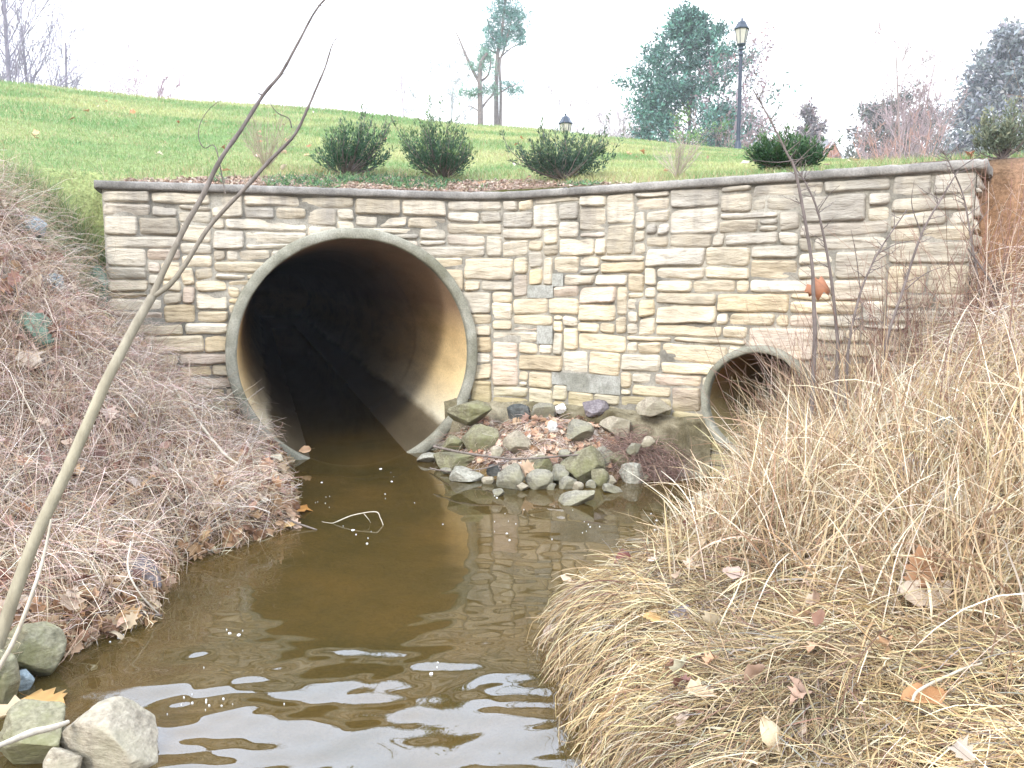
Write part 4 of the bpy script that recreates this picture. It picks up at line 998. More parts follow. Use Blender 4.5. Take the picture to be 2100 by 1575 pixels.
# ------------------------------------------------------------------ lawn grass
def grass():
    n = 330000
    u = rng.uniform(-.70, .70, n); y = 4.6 * np.exp(rng.random(n) ** 1.0 * math.log(24 / 4.6)); x = u * y
    w = in_wall(x, y); lv = lawnness(x, y, w); nn = n2(x, y, 1.7, 3, 44)
    keep = ((w > .2) | (x < -2.87) | (x > 2.85)) & (rng.random(n) < sstep(-.12, .25, lv + .25 * nn)) & (y < yc(u) + 1.5)
    x, y = x[keep], y[keep]; n = len(x); z = H(x, y)
    wild = sstep(.9, .1, lv[keep])
    h = rng.uniform(.018, .045, n) * (1 + 1.4 * wild * rng.random(n)) * np.clip(y / 9, .9, 1.4); wd = .0016 * np.clip(y / 6, 1, 3.2) * rng.uniform(.7, 1.3, n)
    a = rng.uniform(0, 2 * math.pi, n); lean = rng.normal(0, .45, (n, 2)) * h[:, None]
    b0 = np.stack([x, y, z - .004], -1); sx = np.stack([np.cos(a) * wd, np.sin(a) * wd, wd * 0], -1)
    mid = b0 + np.concatenate([lean * .35, (h * .6)[:, None]], -1); tip = b0 + np.concatenate([lean * 1.25, h[:, None]], -1)
    V = np.stack([b0 - sx, b0 + sx, mid + sx * .8, mid - sx * .8, tip], 1).reshape(-1, 3)
    i = np.arange(n) * 5
    q = np.stack([i, i + 1, i + 2, i + 3], -1); t = np.stack([i + 3, i + 2, i + 4], -1)
    pt = np.clip(.45 + 1.3 * n2(x * .6, y * .8, .9, 3, 12) + .5 * n2(x * .7, y, 3, 2, 13), 0, 1)[:, None]
    g = np.array([.14, .25, .085]); yg = np.array([.40, .40, .18])
    c = (g + (yg - g) * pt) * rng.uniform(.75, 1.3, (n, 1)); dead = rng.random(n) < .10 + .35 * wild + .15 * (n2(x, y, .7, 2, 19) > .25)
    c[dead] = pal(int(dead.sum()), [(.42, .34, .20), (.34, .27, .14)], .1)
    stuff(mesh_obj('lawn_grass', V, q, t, M_green, None, np.repeat(c, 5, axis=0)))
grass()
# low green weeds creeping in the mulch
x, y, z = scatter(60000, -3.2, .8, 5.8, 8, lambda x, y: (in_wall(x, y) > .18) & (lawnness(x, y, in_wall(x, y)) < .05) & (n2(x, y, 2.6, 2, 77) > .14))
x, y, z = x[:2600], y[:2600], z[:2600]
P = grow(np.stack([x, y, z], -1), np.concatenate([rng.normal(0, 1, (len(x), 2)), np.full((len(x), 1), .9)], -1), rng.uniform(.03, .08, len(x)), 4, 1.2, .1, clip=False)
stuff(blades('low_weeds', P, np.full((len(x), 1), .004) * np.array([.6, 1, .9, .3]), M_green, None, pal(len(x), [(.10, .20, .08), (.16, .26, .11), (.09, .17, .10)], .12)))
# longer tufts hugging the left end of the wall
x = -2.87 - np.abs(rng.normal(0, .35, 9000)); y = rng.uniform(4.9, 6.0, 9000); kk = lawnness(x, y, in_wall(x, y)) > -.22; x, y = x[kk], y[kk]; m = (x < -2.86); x, y = x[m], y[m]
P = grow(np.stack([x, y, H(x, y)], -1), np.concatenate([rng.normal(0, .4, (len(x), 2)), np.ones((len(x), 1))], -1), rng.uniform(.06, .2, len(x)), 6, .6, .05, clip=False)
stuff(blades('wall_side_grass', P, np.full((len(x), 1), .0018) * np.array([.9, 1, 1, .9, .7, .3]), M_green, None, pal(len(x), [(.15, .24, .10), (.24, .29, .13), (.44, .38, .24), (.5, .42, .28)], .12)))

# ------------------------------------------------------------------ plants
def leafquads(name, P, D, L, W, mat, col, parent=None, fold=.25):
    """diamond leaves: base P, direction D"""
    n = len(P); D = norm(D); A = norm(np.cross(D, rng.normal(size=(n, 3)))); B = np.cross(D, A)
    L = np.broadcast_to(L, (n,))[:, None]; W = np.broadcast_to(W, (n,))[:, None]
    V = np.stack([P, P + D * L * .45 + A * W * .5 + B * W * fold, P + D * L, P + D * L * .45 - A * W * .5 + B * W * fold], 1).reshape(-1, 3)
    i = np.arange(n) * 4
    t = np.concatenate([np.stack([i, i + 1, i + 2], -1), np.stack([i, i + 2, i + 3], -1)])
    return mesh_obj(name, V, None, t, mat, parent, np.repeat(col, 4, axis=0))
def base_on(px, py, w):
    """ground point behind the wall seen at pixel x, at distance w behind the wall face"""
    r = ray(px, py); t = np.linspace(3, 12, 900); P = CAM + r * t[:, None]
    i = int(np.argmax(in_wall(P[:, 0], P[:, 1]) > w)); p = P[i]; return np.array([p[0], p[1], H1(p[0], p[1])])
def evergreen_shrub(label, px, base_py, wpx, hpx, w, seed, cols, n=150, spread=1.0, leaf=(.022, .040), skew=0.0, dens=58):
    r = np.random.default_rng(seed); b = base_on(px, base_py, w); d = np.linalg.norm(b - CAM)
    Wd, Ht = wpx / F * d, hpx / F * d
    root = empty('evergreen_shrub', b); tag(root, label, 'shrub', 'evergreen shrubs along the wall top')
    # stems fan out from the foot, tips reach an uneven dome
    az = r.uniform(0, 2 * math.pi, n); rr = np.sqrt(r.uniform(0, 1, n)); k = 9
    hgt = Ht * (1.0 - .45 * rr ** 2.2) * r.uniform(.45, 1.12, n) + .02
    tip = np.stack([np.cos(az) * rr * Wd / 2 * r.uniform(.7, 1.2, n), np.sin(az) * rr * Wd / 2 * .9, hgt], -1)
    tip[:, 0] += skew * tip[:, 2]; odd = r.random(n) < .12; tip[odd] *= r.uniform(1.1, 1.4, (int(odd.sum()), 1))
    gap = r.uniform(0, 6.28, 3); keep = np.ones(n, bool)
    for g_ in gap: keep &= ~((np.abs((az - g_ + math.pi) % (2 * math.pi) - math.pi) < .28) & (rr > .35))
    tip = tip[keep]; n = len(tip)
    ctrl = tip * np.array([.75, .75, .34]) + r.normal(0, .03, (n, 3))
    t = np.linspace(0, 1, k)[None, :, None]
    P = 2 * (1 - t) * t * ctrl[:, None] + t * t * tip[:, None] + b
    P += .008 * r.normal(size=P.shape) * t
    tubes('stems', P[::2], np.linspace(.006, .0016, k)[None], M_bark, root, None, 4)
    Lp, Ld, Lc = [], [], []
    for j in range(n):
        m = dens; tt = np.sort(r.uniform(.30, 1.0, m)) ** .85; seg = np.clip((tt * (k - 1)).astype(int), 0, k - 2); f = (tt * (k - 1) - seg)[:, None]
        p = P[j, seg] * (1 - f) + P[j, seg + 1] * f; dr = norm(P[j, seg + 1] - P[j, seg])
        sd = r.normal(0, 1, (m, 3)); off = sd * .017 * (1.3 - tt[:, None])
        Lp.append(p + off); Ld.append(dr * .9 + norm(sd) * .75 + np.array([0, 0, .25]))
        new = np.clip((tt - .78) * 5, 0, 1)[:, None] * (r.random((m, 1)) < .75)
        base = np.array(cols[0]) * r.uniform(.6, 1.45, (m, 1)); Lc.append(base * (1 - new) + np.array(cols[1]) * r.uniform(.8, 1.2, (m, 1)) * new)
    Lp, Ld, Lc = np.concatenate(Lp), np.concatenate(Ld), np.concatenate(Lc); m = len(Lp)
    leafquads('foliage', Lp, Ld, r.uniform(*leaf, m), r.uniform(.007, .013, m), M_green, Lc, root)
    return root
DG = [(.045, .095, .05), (.15, .22, .09)]
evergreen_shrub('leftmost dark evergreen shrub, tallest tips leaning right, before the bare twiggy bush', 708, 345, 172, 120, .80, 1, DG, 120, skew=.35, dens=50)
evergreen_shrub('full goblet shaped evergreen shrub standing on mulch above the big pipe', 908, 350, 176, 120, .78, 2, [(.05, .10, .055), (.17, .24, .09)], 150, skew=-.1)
evergreen_shrub('broad low evergreen shrub right behind the coping at the bend of the wall', 1155, 378, 196, 100, .5, 3, [(.05, .09, .055), (.14, .19, .09)], 150, skew=.12, dens=54)
evergreen_shrub('smaller evergreen shrub behind the coping below the tall street lamp', 1612, 352, 140, 62, .75, 4, [(.035, .085, .035), (.10, .17, .06)], 130)
evergreen_shrub('pale grey green shrub past the right end of the wall', 2050, 392, 96, 92, .55, 5, [(.13, .155, .105), (.26, .26, .16)], 60, leaf=(.02, .034))

def bare_bush(label, px, base_py, wpx, hpx, w, seed, col, n=46, group=None, rad=.0028):
    r = np.random.default_rng(seed); b = base_on(px, base_py, w); d = np.linalg.norm(b - CAM); Wd, Ht = wpx / F * d, hpx / F * d
    k = 9; az = r.uniform(0, 2 * math.pi, n); rr = np.sqrt(r.uniform(.02, 1, n)); tip = np.stack([np.cos(az) * rr * Wd / 2, np.sin(az) * rr * Wd / 2, Ht * (1 - .3 * rr) * r.uniform(.6, 1.05, n)], -1)
    t = np.linspace(0, 1, k)[None, :, None]; ctrl = tip * np.array([.55, .55, .5]); P = 2 * (1 - t) * t * ctrl[:, None] + t * t * tip[:, None] + .006 * r.normal(size=(n, k, 3)) * t + b
    Ps, Rs = [P], [np.broadcast_to(np.linspace(rad, rad * .4, k), (n, k))]
    for j in range(3, 8):
        q = P[:, j]; dd = norm(P[:, j + 1] - P[:, j]) + r.normal(0, .45, (n, 3)); L = r.uniform(.05, .16, (n, 1, 1)) * Ht / .5
        Ps.append(q[:, None] + norm(dd)[:, None] * L * np.linspace(0, 1, k)[None, :, None]); Rs.append(np.broadcast_to(np.linspace(rad * .5, rad * .25, k), (n, k)))
    P = np.concatenate(Ps)
    o = tubes('bare_bush', P, np.concatenate(Rs), M_twig, None, np.tile(np.array(col), (len(P), 1)) * r.uniform(.8, 1.2, (len(P), 1)), 3, origin=b); tag(o, label, 'bush', group)
bare_bush('leafless fan of thin twigs on the mulch left of the evergreen shrubs', 545, 322, 150, 125, .95, 8, (.30, .25, .18))
bare_bush('pale leafless twiggy bush between two evergreen shrubs at the wall', 1388, 378, 110, 88, .5, 9, (.40, .33, .27), 36)

# foreground sapling with two thorny limbs
def sapling():
    Y0 = 2.45
    def path(px, Ys, k=60): return smooth_path([at_y(a, b, Y) for (a, b), Y in zip(px, Ys)], k)
    main = [(-60, 1480), (-25, 1380), (62, 1130), (140, 960), (215, 790), (266, 690), (312, 608)]
    limb = [(312, 608), (345, 535), (378, 468), (415, 400), (450, 330), (498, 260), (543, 192), (578, 150), (612, 88), (648, 20), (690, -22)]
    limb2 = [(312, 608), (338, 592), (368, 560), (412, 490), (442, 450), (512, 374), (552, 330), (602, 280), (630, 225), (650, 178), (668, 135), (680, 95), (690, 78)]
    Pm = path(main, np.linspace(Y0, 2.9, len(main))); P1 = path(limb, np.linspace(2.9, 3.25, len(limb))); P2 = path(limb2, np.linspace(2.9, 3.1, len(limb2)))
    root = empty('thorny_sapling', Pm[0]); tag(root, 'leaning young sapling in the left foreground forking into two thorny bare limbs', 'sapling')
    def limb_mesh(name, P, r0, r1, seed, bumps, thorn=()):
        k = len(P); t = np.linspace(0, 1, k); rad = r0 + (r1 - r0) * t ** .85
        for b_ in bumps: rad = rad * (1 + .09 * np.exp(-((t - b_) / .010) ** 2))
        P = P + .003 * np.stack([fbm(P * 6 + seed + i * 9, 3) for i in range(3)], -1)
        V, q = tube_data(P[None], rad[None], 12); V = V + .0016 * fbm(V * 45 + seed, 3)[:, None] * norm(V - np.repeat(P, 12, 0))
        Vs, Qs = [V], [q]; off = len(V)
        for (tt, dx, dz, L) in thorn:
            i = int(tt * (k - 1)); p = P[i]; dirv = norm(np.array([dx, -.2, dz])); pts = np.stack([p, p + dirv * L * .5, p + dirv * L + np.array([0, 0, L * .12])])
            Vt, qt = tube_data(pts[None], np.array([[rad[i] * .55, rad[i] * .28, .0005]]), 6); Vs.append(Vt); Qs.append(qt + off); off += len(Vt)
        mesh_obj(name, np.concatenate(Vs), np.concatenate(Qs), None, M_sapling, root)
    limb_mesh('trunk', Pm,   .0225, .0150, 1, [])
    limb_mesh('limb', P1, .0115, .0032, 2, [.12, .3, .45, .62, .75, .85], [(.22, -1, .5, .02), (.30, .8, .5, .016), (.595, -1, .45, .032), (.61, -1, .2, .02), (.70, 1, .05, .028), (.93, -.6, .6, .03), (.93, .9, .1, .024), (.80, .8, .4, .012)])
    limb_mesh('limb', P2, .0105, .0018, 3, [.1, .25, .42, .6, .7, .8], [(.42, -.7, .6, .014), (.66, .6, .3, .016), (.74, -.9, .4, .018), (.83, .7, .4, .012), (.9, -.8, .4, .012)])
    for pts, Y in (([(462, 398), (442, 303), (420, 304), (408, 285), (410, 255), (428, 225), (455, 203)], 3.05), ([(598, 262), (592, 243), (570, 232), (556, 215), (550, 200)], 3.05)):
        P = path(pts, [Y] * len(pts), 30); tubes('tendril', P[None], np.linspace(.0024, .0010, 30)[None], M_sapling, root, None, 5)
    side = path([(-20, 1400), (30, 1310), (72, 1200), (92, 1130), (105, 1065)], [2.42, 2.44, 2.46, 2.5, 2.52], 30)
    o = tubes('stick', side[None], np.linspace(.008, .0035, 30)[None], M_palestick, None, None, 7, origin=side[0]); tag(o, 'thin pale stem running up beside the foot of the leaning sapling', 'stick')
sapling()

# thin saplings and brush in front of the right half of the wall
def thin_sapling(label, px, Ys, r0, r1, twigs, seed, mat=None):
    r = np.random.default_rng(seed); P = smooth_path([at_y(a, b, Y) for (a, b), Y in zip(px, Ys)], 40); g = H1(P[0][0], P[0][1])
    P[0][2] = min(P[0][2], g - .02)
    root = empty('bare_sapling', P[0]); tag(root, label, 'sapling', 'thin bare saplings before the right half of the wall')
    for tw in twigs:
        q = smooth_path([at_y(a, b, np.interp(i, [0, len(tw) - 1], [Ys[-1], Ys[-1] - .1])) for i, (a, b) in enumerate(tw)], 12)
        q[0] = P[int(np.argmin(np.linalg.norm(P - q[0], axis=1)))]
        tubes('branch', q[None], np.linspace(.0032, .0011, 12)[None], M_bark, root, None, 4)
    V, Q = tube_data(P[None], np.linspace(r0, r1, 40)[None], 8); Ps = []
    for j in range(22):
        i = int(r.uniform(10, 39)); d = norm(np.array([r.normal(0, 1), r.normal(0, .4), r.uniform(.2, 1.2)])); Ps.append(P[i] + d * np.linspace(0, r.uniform(.03, .16), 12)[:, None] + .004 * r.normal(size=(12, 3)) * np.linspace(0, 1, 12)[:, None])
    V2, Q2 = tube_data(np.stack(Ps), np.broadcast_to(np.linspace(.0026, .001, 12), (22, 12)), 4)
    mesh_obj('trunk', np.vstack([V, V2]), np.vstack([Q, Q2 + len(V)]), None, M_bark, root)
thin_sapling('tallest thin bare sapling before the wall, tip reaching above the coping below the street lamp', [(1672, 700), (1668, 600), (1663, 525), (1633, 360), (1613, 313), (1580, 247), (1545, 185)], [4.5] * 7, .012, .003, [[(1580, 247), (1592, 228), (1600, 212)], [(1613, 313), (1640, 290), (1640, 282)], [(1627, 340), (1660, 307), (1687, 285)], [(1625, 330), (1590, 333), (1545, 328)], [(1563, 215), (1545, 175), (1530, 160)]], 1)
thin_sapling('thin bare sapling leaning left beside the tallest one, ending at the coping', [(1720, 720), (1708, 600), (1697, 525), (1677, 433), (1653, 377), (1628, 340)], [4.55] * 6, .010, .003, [[(1677, 433), (1700, 400), (1722, 380)]], 2)
thin_sapling('dark thin sapling slanting right through the brush before the wall', [(1800, 800), (1818, 700), (1850, 600), (1890, 480), (1935, 400), (1965, 350)], [4.4] * 6, .010, .003, [[(1850, 600), (1900, 560), (1960, 540)], [(1890, 480), (1870, 420), (1875, 370)]], 3)
thin_sapling('thin forked stem in the brush left of the dark slanting sapling', [(1735, 800), (1742, 700), (1765, 600), (1800, 520), (1860, 430)], [4.45] * 5, .009, .003, [[(1765, 600), (1755, 520), (1745, 470)], [(1800, 520), (1840, 500), (1890, 490)]], 4)
thin_sapling('thin grey sapling curving up at the right picture edge', [(2120, 790), (2085, 700), (2055, 620), (2020, 560), (1985, 510)], [4.3] * 5, .011, .004, [[(2055, 620), (2060, 540), (2075, 500)]], 5)
thin_sapling('thin bare stem arching over the right end of the wall coping', [(2010, 600), (1990, 480), (1975, 400), (1945, 330), (1935, 310)], [4.5] * 5, .006, .002, [[(1990, 480), (2020, 440), (2050, 410)], [(1960, 350), (1990, 330), (2010, 318)]], 6)

# ------------------------------------------------------------------ background trees (they stand on the falling ground past the crest)
def skeleton(r, H_, n1, levels, f0, spread, up, l1, prof, lean=(0, 0), r0=.09, wob=.03, k=6, split=3):
    tr = np.zeros((k, 3)); tt = np.linspace(0, 1, k); tr[:, 2] = H_ * tt; tr[:, 0] = lean[0] * tt ** 1.3 + wob * H_ * .3 * r.normal(size=k) * tt * (1 - tt) * 2; tr[:, 1] = lean[1] * tt
    lv = [[(tr, r0, r0 * .25)]]
    cur = []
    for i in range(n1):
        f = f0 + (1 - f0) * (i + r.random()) / n1; p = np.array([np.interp(f, tt, tr[:, c]) for c in range(3)]); az = i * 2.4 + r.normal(0, .4); L = H_ * l1 * prof(f) * r.uniform(.7, 1.15)
        d = norm(np.array([math.cos(az) * spread, math.sin(az) * spread, up])); cur.append((p, d, L, r0 * (1 - f * .75) * .45))
    for l in range(levels):
        out = []; nxt = []
        for p, d, L, ra in cur:
            q = np.zeros((k, 3)); q[0] = p; dd = d.copy()
            for s in range(1, k): dd = norm(dd + r.normal(0, .10, 3) + np.array([0, 0, .05])); q[s] = q[s - 1] + dd * L / (k - 1)
            out.append((q, ra, ra * .35))
            if l < levels - 1:
                for s in range(split):
                    i = int(r.integers(2, k)); nxt.append((q[i], norm(dd + r.normal(0, .55, 3) + np.array([0, 0, .12])), L * r.uniform(.35, .65), max(ra * .55, .004)))
        lv.append(out); cur = nxt
    return lv
TS = 1.75
def far_base(px, Y):
    x = ray(px, 300)[0] / ray(px, 300)[1] * Y; return np.array([x, Y, H1(x, Y)])
def pack(lst, k=6): return np.stack([a for a, _, _ in lst]), np.stack([np.linspace(b, c, k) for _, b, c in lst])
def bare_tree(label, px, top_py, Y, seed, n1=16, levels=4, f0=.25, spread=.7, up=1.0, l1=.38, col=(.27, .23, .24), r0=None, group=None, name='bare_tree', leaf=0, leafcol=None, minr=.012, stems=1, split=3, prof=None):
    Y = Y * TS; minr = minr * TS; r = np.random.default_rng(seed); b = far_base(px, Y); Ht = CZ + elev(top_py) * Y - b[2]; r0 = r0 or Ht * .014
    root = empty(name, b); tag(root, label, 'tree', group); Tm, Cm = [], []
    for s in range(stems):
        ln = (r.normal(0, .22) * Ht, r.normal(0, .2) * Ht) if stems > 1 else (r.normal(0, .03) * Ht, 0)
        lv = skeleton(r, Ht * (r.uniform(.75, 1) if stems > 1 else 1), n1, levels, f0, spread, up, l1, prof or (lambda f: 1.15 - f * .8), ln, r0 if stems == 1 else r0 * .6, split=split)
        Tm += lv[0] + lv[1][:max(2, n1 // 3)]; Cm += lv[1][max(2, n1 // 3):] + sum(lv[2:], [])
    P, Rr = pack(Tm); tubes('trunk', P + b, Rr, M_bark if col is None else M_twig, root, np.tile(np.array(col) * .9, (len(P), 1)), 6)
    P, Rr = pack(Cm); Rr = np.maximum(Rr, minr)
    c = np.tile(np.array(col), (len(P), 1)) * r.uniform(.8, 1.2, (len(P), 1))
    cr = tubes('crown', P + b, Rr, M_twig, root, c, 3)
    if leaf:
        i = r.integers(0, len(P), leaf); j = r.integers(2, 6, leaf); q = P[i, j] + b + r.normal(0, .2, (leaf, 3))
        leafquads('dry_leaves', q, r.normal(size=(leaf, 3)), r.uniform(.16, .34, leaf), r.uniform(.10, .2, leaf), M_leafy, pal(leaf, leafcol, .15), root)
    return root
LFT = 'leafless trees beyond the lawn crest'
LAV = (.24, .21, .25)
bare_tree('big leafless tree at the left picture edge, crown past the top', 25, -60, 48, 21, 44, 4, .12, .6, 1.0, .40, LAV, group=LFT)
bare_tree('leafless tree just right of the big one at the left edge', 82, 55, 50, 22, 36, 4, .12, .45, 1.1, .30, LAV, group=LFT)
bare_tree('thin leafless tree, third from the left on the lawn crest', 140, 88, 55, 23, 24, 4, .25, .4, 1.2, .28, LAV, group=LFT)
bare_tree('small leafless tree with pinkish twigs, rightmost of the left group', 212, 140, 52, 24, 22, 4, .15, .8, .8, .42, (.33, .22, .25), group=LFT, stems=3)
bare_tree('low leafless shrub tree between the thin tree and the pinkish one', 168, 135, 57, 25, 24, 4, .2, .7, .9, .4, LAV, group=LFT, stems=2)
CEN = 'faint leafless trees in the middle of the crest'
bare_tree('slim faint leafless tree left of the pines', 848, 165, 70, 26, 12, 4, .2, .35, 1.2, .2, (.40, .34, .36), group=CEN, minr=.02)
bare_tree('faint leafless tree with greyish leaves between the slim tree and the pines', 915, 165, 66, 27, 20, 4, .2, .6, .9, .36, (.36, .36, .36), group=CEN, minr=.02, leaf=900, leafcol=[(.22, .28, .24), (.30, .33, .31)])
bare_tree('very faint leafless tree behind the lamp head on the crest', 1270, 205, 62, 28, 14, 4, .25, .8, .8, .42, (.42, .36, .36), group=CEN, minr=.02, stems=3)
bare_tree('lower faint brush tree right of the lamp head', 1225, 240, 60, 29, 10, 4, .25, .9, .7, .42, (.40, .34, .34), group=CEN, minr=.02, stems=3)
bare_tree('mauve leafless tree beside the broad evergreen tree, behind the tall street lamp', 1492, 135, 36, 30, 30, 4, .2, .7, .9, .40, (.30, .235, .25), leaf=700, leafcol=[(.33, .22, .22), (.26, .18, .2)], minr=.007)
bare_tree('reddish twiggy tree low in front of the mauve leafless tree', 1450, 245, 34, 31, 14, 4, .2, .9, .6, .45, (.34, .24, .22), stems=3, minr=.006)
bare_tree('wide vase shaped leafless tree with many stems on the right of the crest', 1850, 128, 30, 32, 12, 4, .35, .4, 1.1, .34, (.33, .25, .25), stems=9, minr=.009, split=3)
bare_tree('low red twigged thicket tree in front of the vase shaped tree', 1860, 250, 27, 33, 8, 3, .1, .5, 1.1, .34, (.38, .22, .18), stems=9, minr=.005)

def leafy_tree(name, label, px, top_py, Y, wpx, seed, n1, f0, prof, up, leaf, lsize, cols, levels=3, clump=.25, group=None, aspect=.45, l1=None, split=4):
    Y = Y * TS; lsize = (lsize[0] * TS, lsize[1] * TS); clump *= TS
    r = np.random.default_rng(seed); b = far_base(px, Y); Ht = CZ + elev(top_py) * Y - b[2]; half = wpx / F * Y / 2 * 1.12
    root = empty(name, b); tag(root, label, 'tree', group)
    lv = skeleton(r, Ht, n1, levels, f0, 1.0, up, half / Ht, prof, (0, 0), Ht * .013, split=split)
    P, Rr = pack(lv[0] + lv[1]); tubes('trunk', P + b, Rr, M_bark, root, None, 5)
    ends = np.concatenate([np.stack([q for q, _, _ in L]) for L in lv[2:]]); n = len(ends)
    i = r.integers(0, n, leaf); j = r.integers(1, 6, leaf); q = ends[i, j] + r.normal(0, clump, (leaf, 3)) * np.array([1, 1, .7])
    d = norm(ends[i, 5] - ends[i, 0]) + r.normal(0, .8, (leaf, 3))
    tone = r.uniform(.55, 1.4, n)[i][:, None]
    L = r.uniform(*lsize, leaf)
    leafquads('crown', q + b, d, L, L * aspect, M_green, pal(leaf, cols, .18) * tone, root)
    return root
BG = [(.07, .17, .12), (.10, .22, .16), (.13, .25, .21), (.05, .11, .085)]
leafy_tree('broadleaf_evergreen_tree', 'broad irregular evergreen tree with glossy leaves left of the tall street lamp', 1412, 38, 38, 205, 41, 64, .10, lambda f: 1.15 - .95 * f ** 2.2, .45, 34000, (.12, .24), BG, 3, .11, split=7)
leafy_tree('red_conifer', 'small pinkish red pointed tree left of the broad evergreen', 1326, 188, 45, 74, 42, 26, .05, lambda f: 1.1 - f, .5, 3200, (.12, .25), [(.38, .14, .14), (.45, .20, .2)], 2, .12)
leafy_tree('round_shrub', 'low grey brown rounded shrub at the foot of the broad evergreen', 1316, 240, 42, 70, 43, 22, .02, lambda f: 1.1 - .6 * f, .6, 2400, (.1, .2), [(.24, .2, .17), (.16, .15, .11)], 2, .2)
leafy_tree('small_cedar', 'small ragged brown cedar above the house roof', 1662, 235, 48, 110, 44, 26, .04, lambda f: 1.1 - .85 * f, .5, 8000, (.14, .3), [(.22, .185, .18), (.16, .14, .135), (.28, .22, .21)], 2, .2)
leafy_tree('rounded_cedar', 'dark rounded cedar behind the red twigged thicket', 1836, 243, 42, 165, 45, 34, .02, lambda f: 1.1 - .5 * f ** 2, .5, 16000, (.14, .3), [(.15, .16, .135), (.11, .12, .10), (.2, .19, .17)], 2, .22)
leafy_tree('grey_conifer', 'large grey green conifer cut by the right picture edge', 2075, 78, 46, 330, 46, 70, .10, lambda f: 1.2 - 1.05 * f, .25, 24000, (.2, .42), [(.20, .22, .23), (.27, .28, .29), (.16, .18, .18), (.30, .29, .29)], 3, .3)
leafy_tree('low_evergreen_shrub', 'low green shrub at the foot of the tall street lamp', 1468, 285, 25, 70, 47, 16, .02, lambda f: 1, .5, 1800, (.06, .11), [(.09, .17, .06), (.13, .21, .08)], 2, .08)
leafy_tree('low_evergreen_shrub', 'low yellow green shrub under the broad evergreen tree', 1400, 262, 26, 60, 48, 16, .02, lambda f: 1, .6, 1800, (.06, .12), [(.13, .22, .06), (.17, .26, .09)], 2, .1)

# two pines drawn limb by limb, needles in loose tufts
def pine(name, label, Y, trunks, limbs, tufts, seed, cols):
    Y = Y * TS; r = np.random.default_rng(seed); b = far_base(trunks[0][0][0][0], Y); root = empty(name, b); tag(root, label, 'tree')
    dep = lambda a, bb, dy=0: at_y(a, bb, Y + dy)
    Ps, Rs = [], []
    for px, r0, r1 in trunks + limbs:
        P = smooth_path([dep(*q) for q in px], 14); P[:, 1] += np.linspace(0, r.normal(0, .8), 14)
        if (px, r0, r1) in trunks: P[0, 2] = b[2] - .1
        Ps.append(P); Rs.append(np.linspace(r0, r1, 14) * TS)
    tubes('trunk', np.stack(Ps), np.stack(Rs), M_bark, root, None, 6)
    Lp, Ld = [], []
    for (cx, cy, rx, ry, n) in tufts:
        c = dep(cx, cy); s = Y / F
        for _ in range(n):
            p = c + r.normal(size=3) * np.array([rx * s * .55, rx * s * .5, ry * s * .55]); m = 26
            Lp.append(p + r.normal(0, .12 * TS, (m, 3))); Ld.append(r.normal(0, .8, (m, 3)) + np.array([0, 0, .4]))
    Lp, Ld = np.concatenate(Lp), np.concatenate(Ld); m = len(Lp)
    leafquads('crown', Lp, Ld, r.uniform(.22, .42, m) * TS, r.uniform(.035, .07, m) * TS, M_green, pal(m, cols, .16), root)
PG = [(.09, .22, .17), (.12, .28, .22), (.07, .17, .14)]
pine('pine_tree', 'tall pine with bare lower trunk and tufted crown cut by the top edge', 56,
     [([(1018, 262), (1018, 190), (1020, 120), (1030, 60), (1040, -20)], .20, .07), ([(1026, 262), (1027, 190), (1025, 130), (1035, 100), (1050, 40)], .12, .05)],
     [([(1020, 110), (1000, 100), (985, 92)], .06, .02), ([(1024, 120), (1050, 95), (1080, 80)], .06, .02), ([(1022, 90), (1005, 70), (1000, 40)], .05, .02), ([(1026, 190), (1045, 180), (1065, 176)], .05, .02), ([(1030, 80), (1055, 60), (1072, 40)], .05, .02)],
     [(1040, 8, 26, 22, 26), (1058, 30, 24, 18, 24), (1022, 40, 22, 16, 20), (1045, 62, 26, 14, 22), (1008, 82, 22, 12, 16), (1062, 66, 18, 8, 10), (1030, 92, 20, 10, 12), (1000, 100, 12, 8, 8), (1068, 84, 18, 5, 8), (1012, 62, 14, 12, 10), (1050, 176, 22, 5, 9), (1055, 192, 16, 5, 6), (1028, 12, 16, 18, 12)], 51, PG)
pine('pine_tree', 'half bare forked pine with a dead pointed limb, left of the tall pine', 54,
     [([(985, 262), (985, 215), (984, 165), (988, 130), (1000, 112)], .22, .10)],
     [([(984, 170), (970, 145), (952, 105), (942, 80), (934, 64)], .13, .03), ([(985, 168), (1000, 155), (1006, 135), (1004, 118)], .08, .03), ([(986, 225), (998, 208), (1010, 195), (1016, 180)], .08, .05), ([(984, 230), (970, 220), (958, 216)], .06, .02), ([(984, 195), (970, 192), (958, 192)], .05, .02), ([(943, 92), (938, 88), (936, 90)], .04, .02)],
     [(988, 128, 16, 12, 12), (982, 142, 10, 10, 7), (994, 118, 10, 6, 6), (966, 192, 16, 5, 9), (998, 186, 18, 6, 10), (966, 138, 6, 8, 3), (1008, 140, 6, 12, 4), (1012, 176, 8, 8, 4)], 52, [(.13, .25, .17), (.17, .30, .2)])

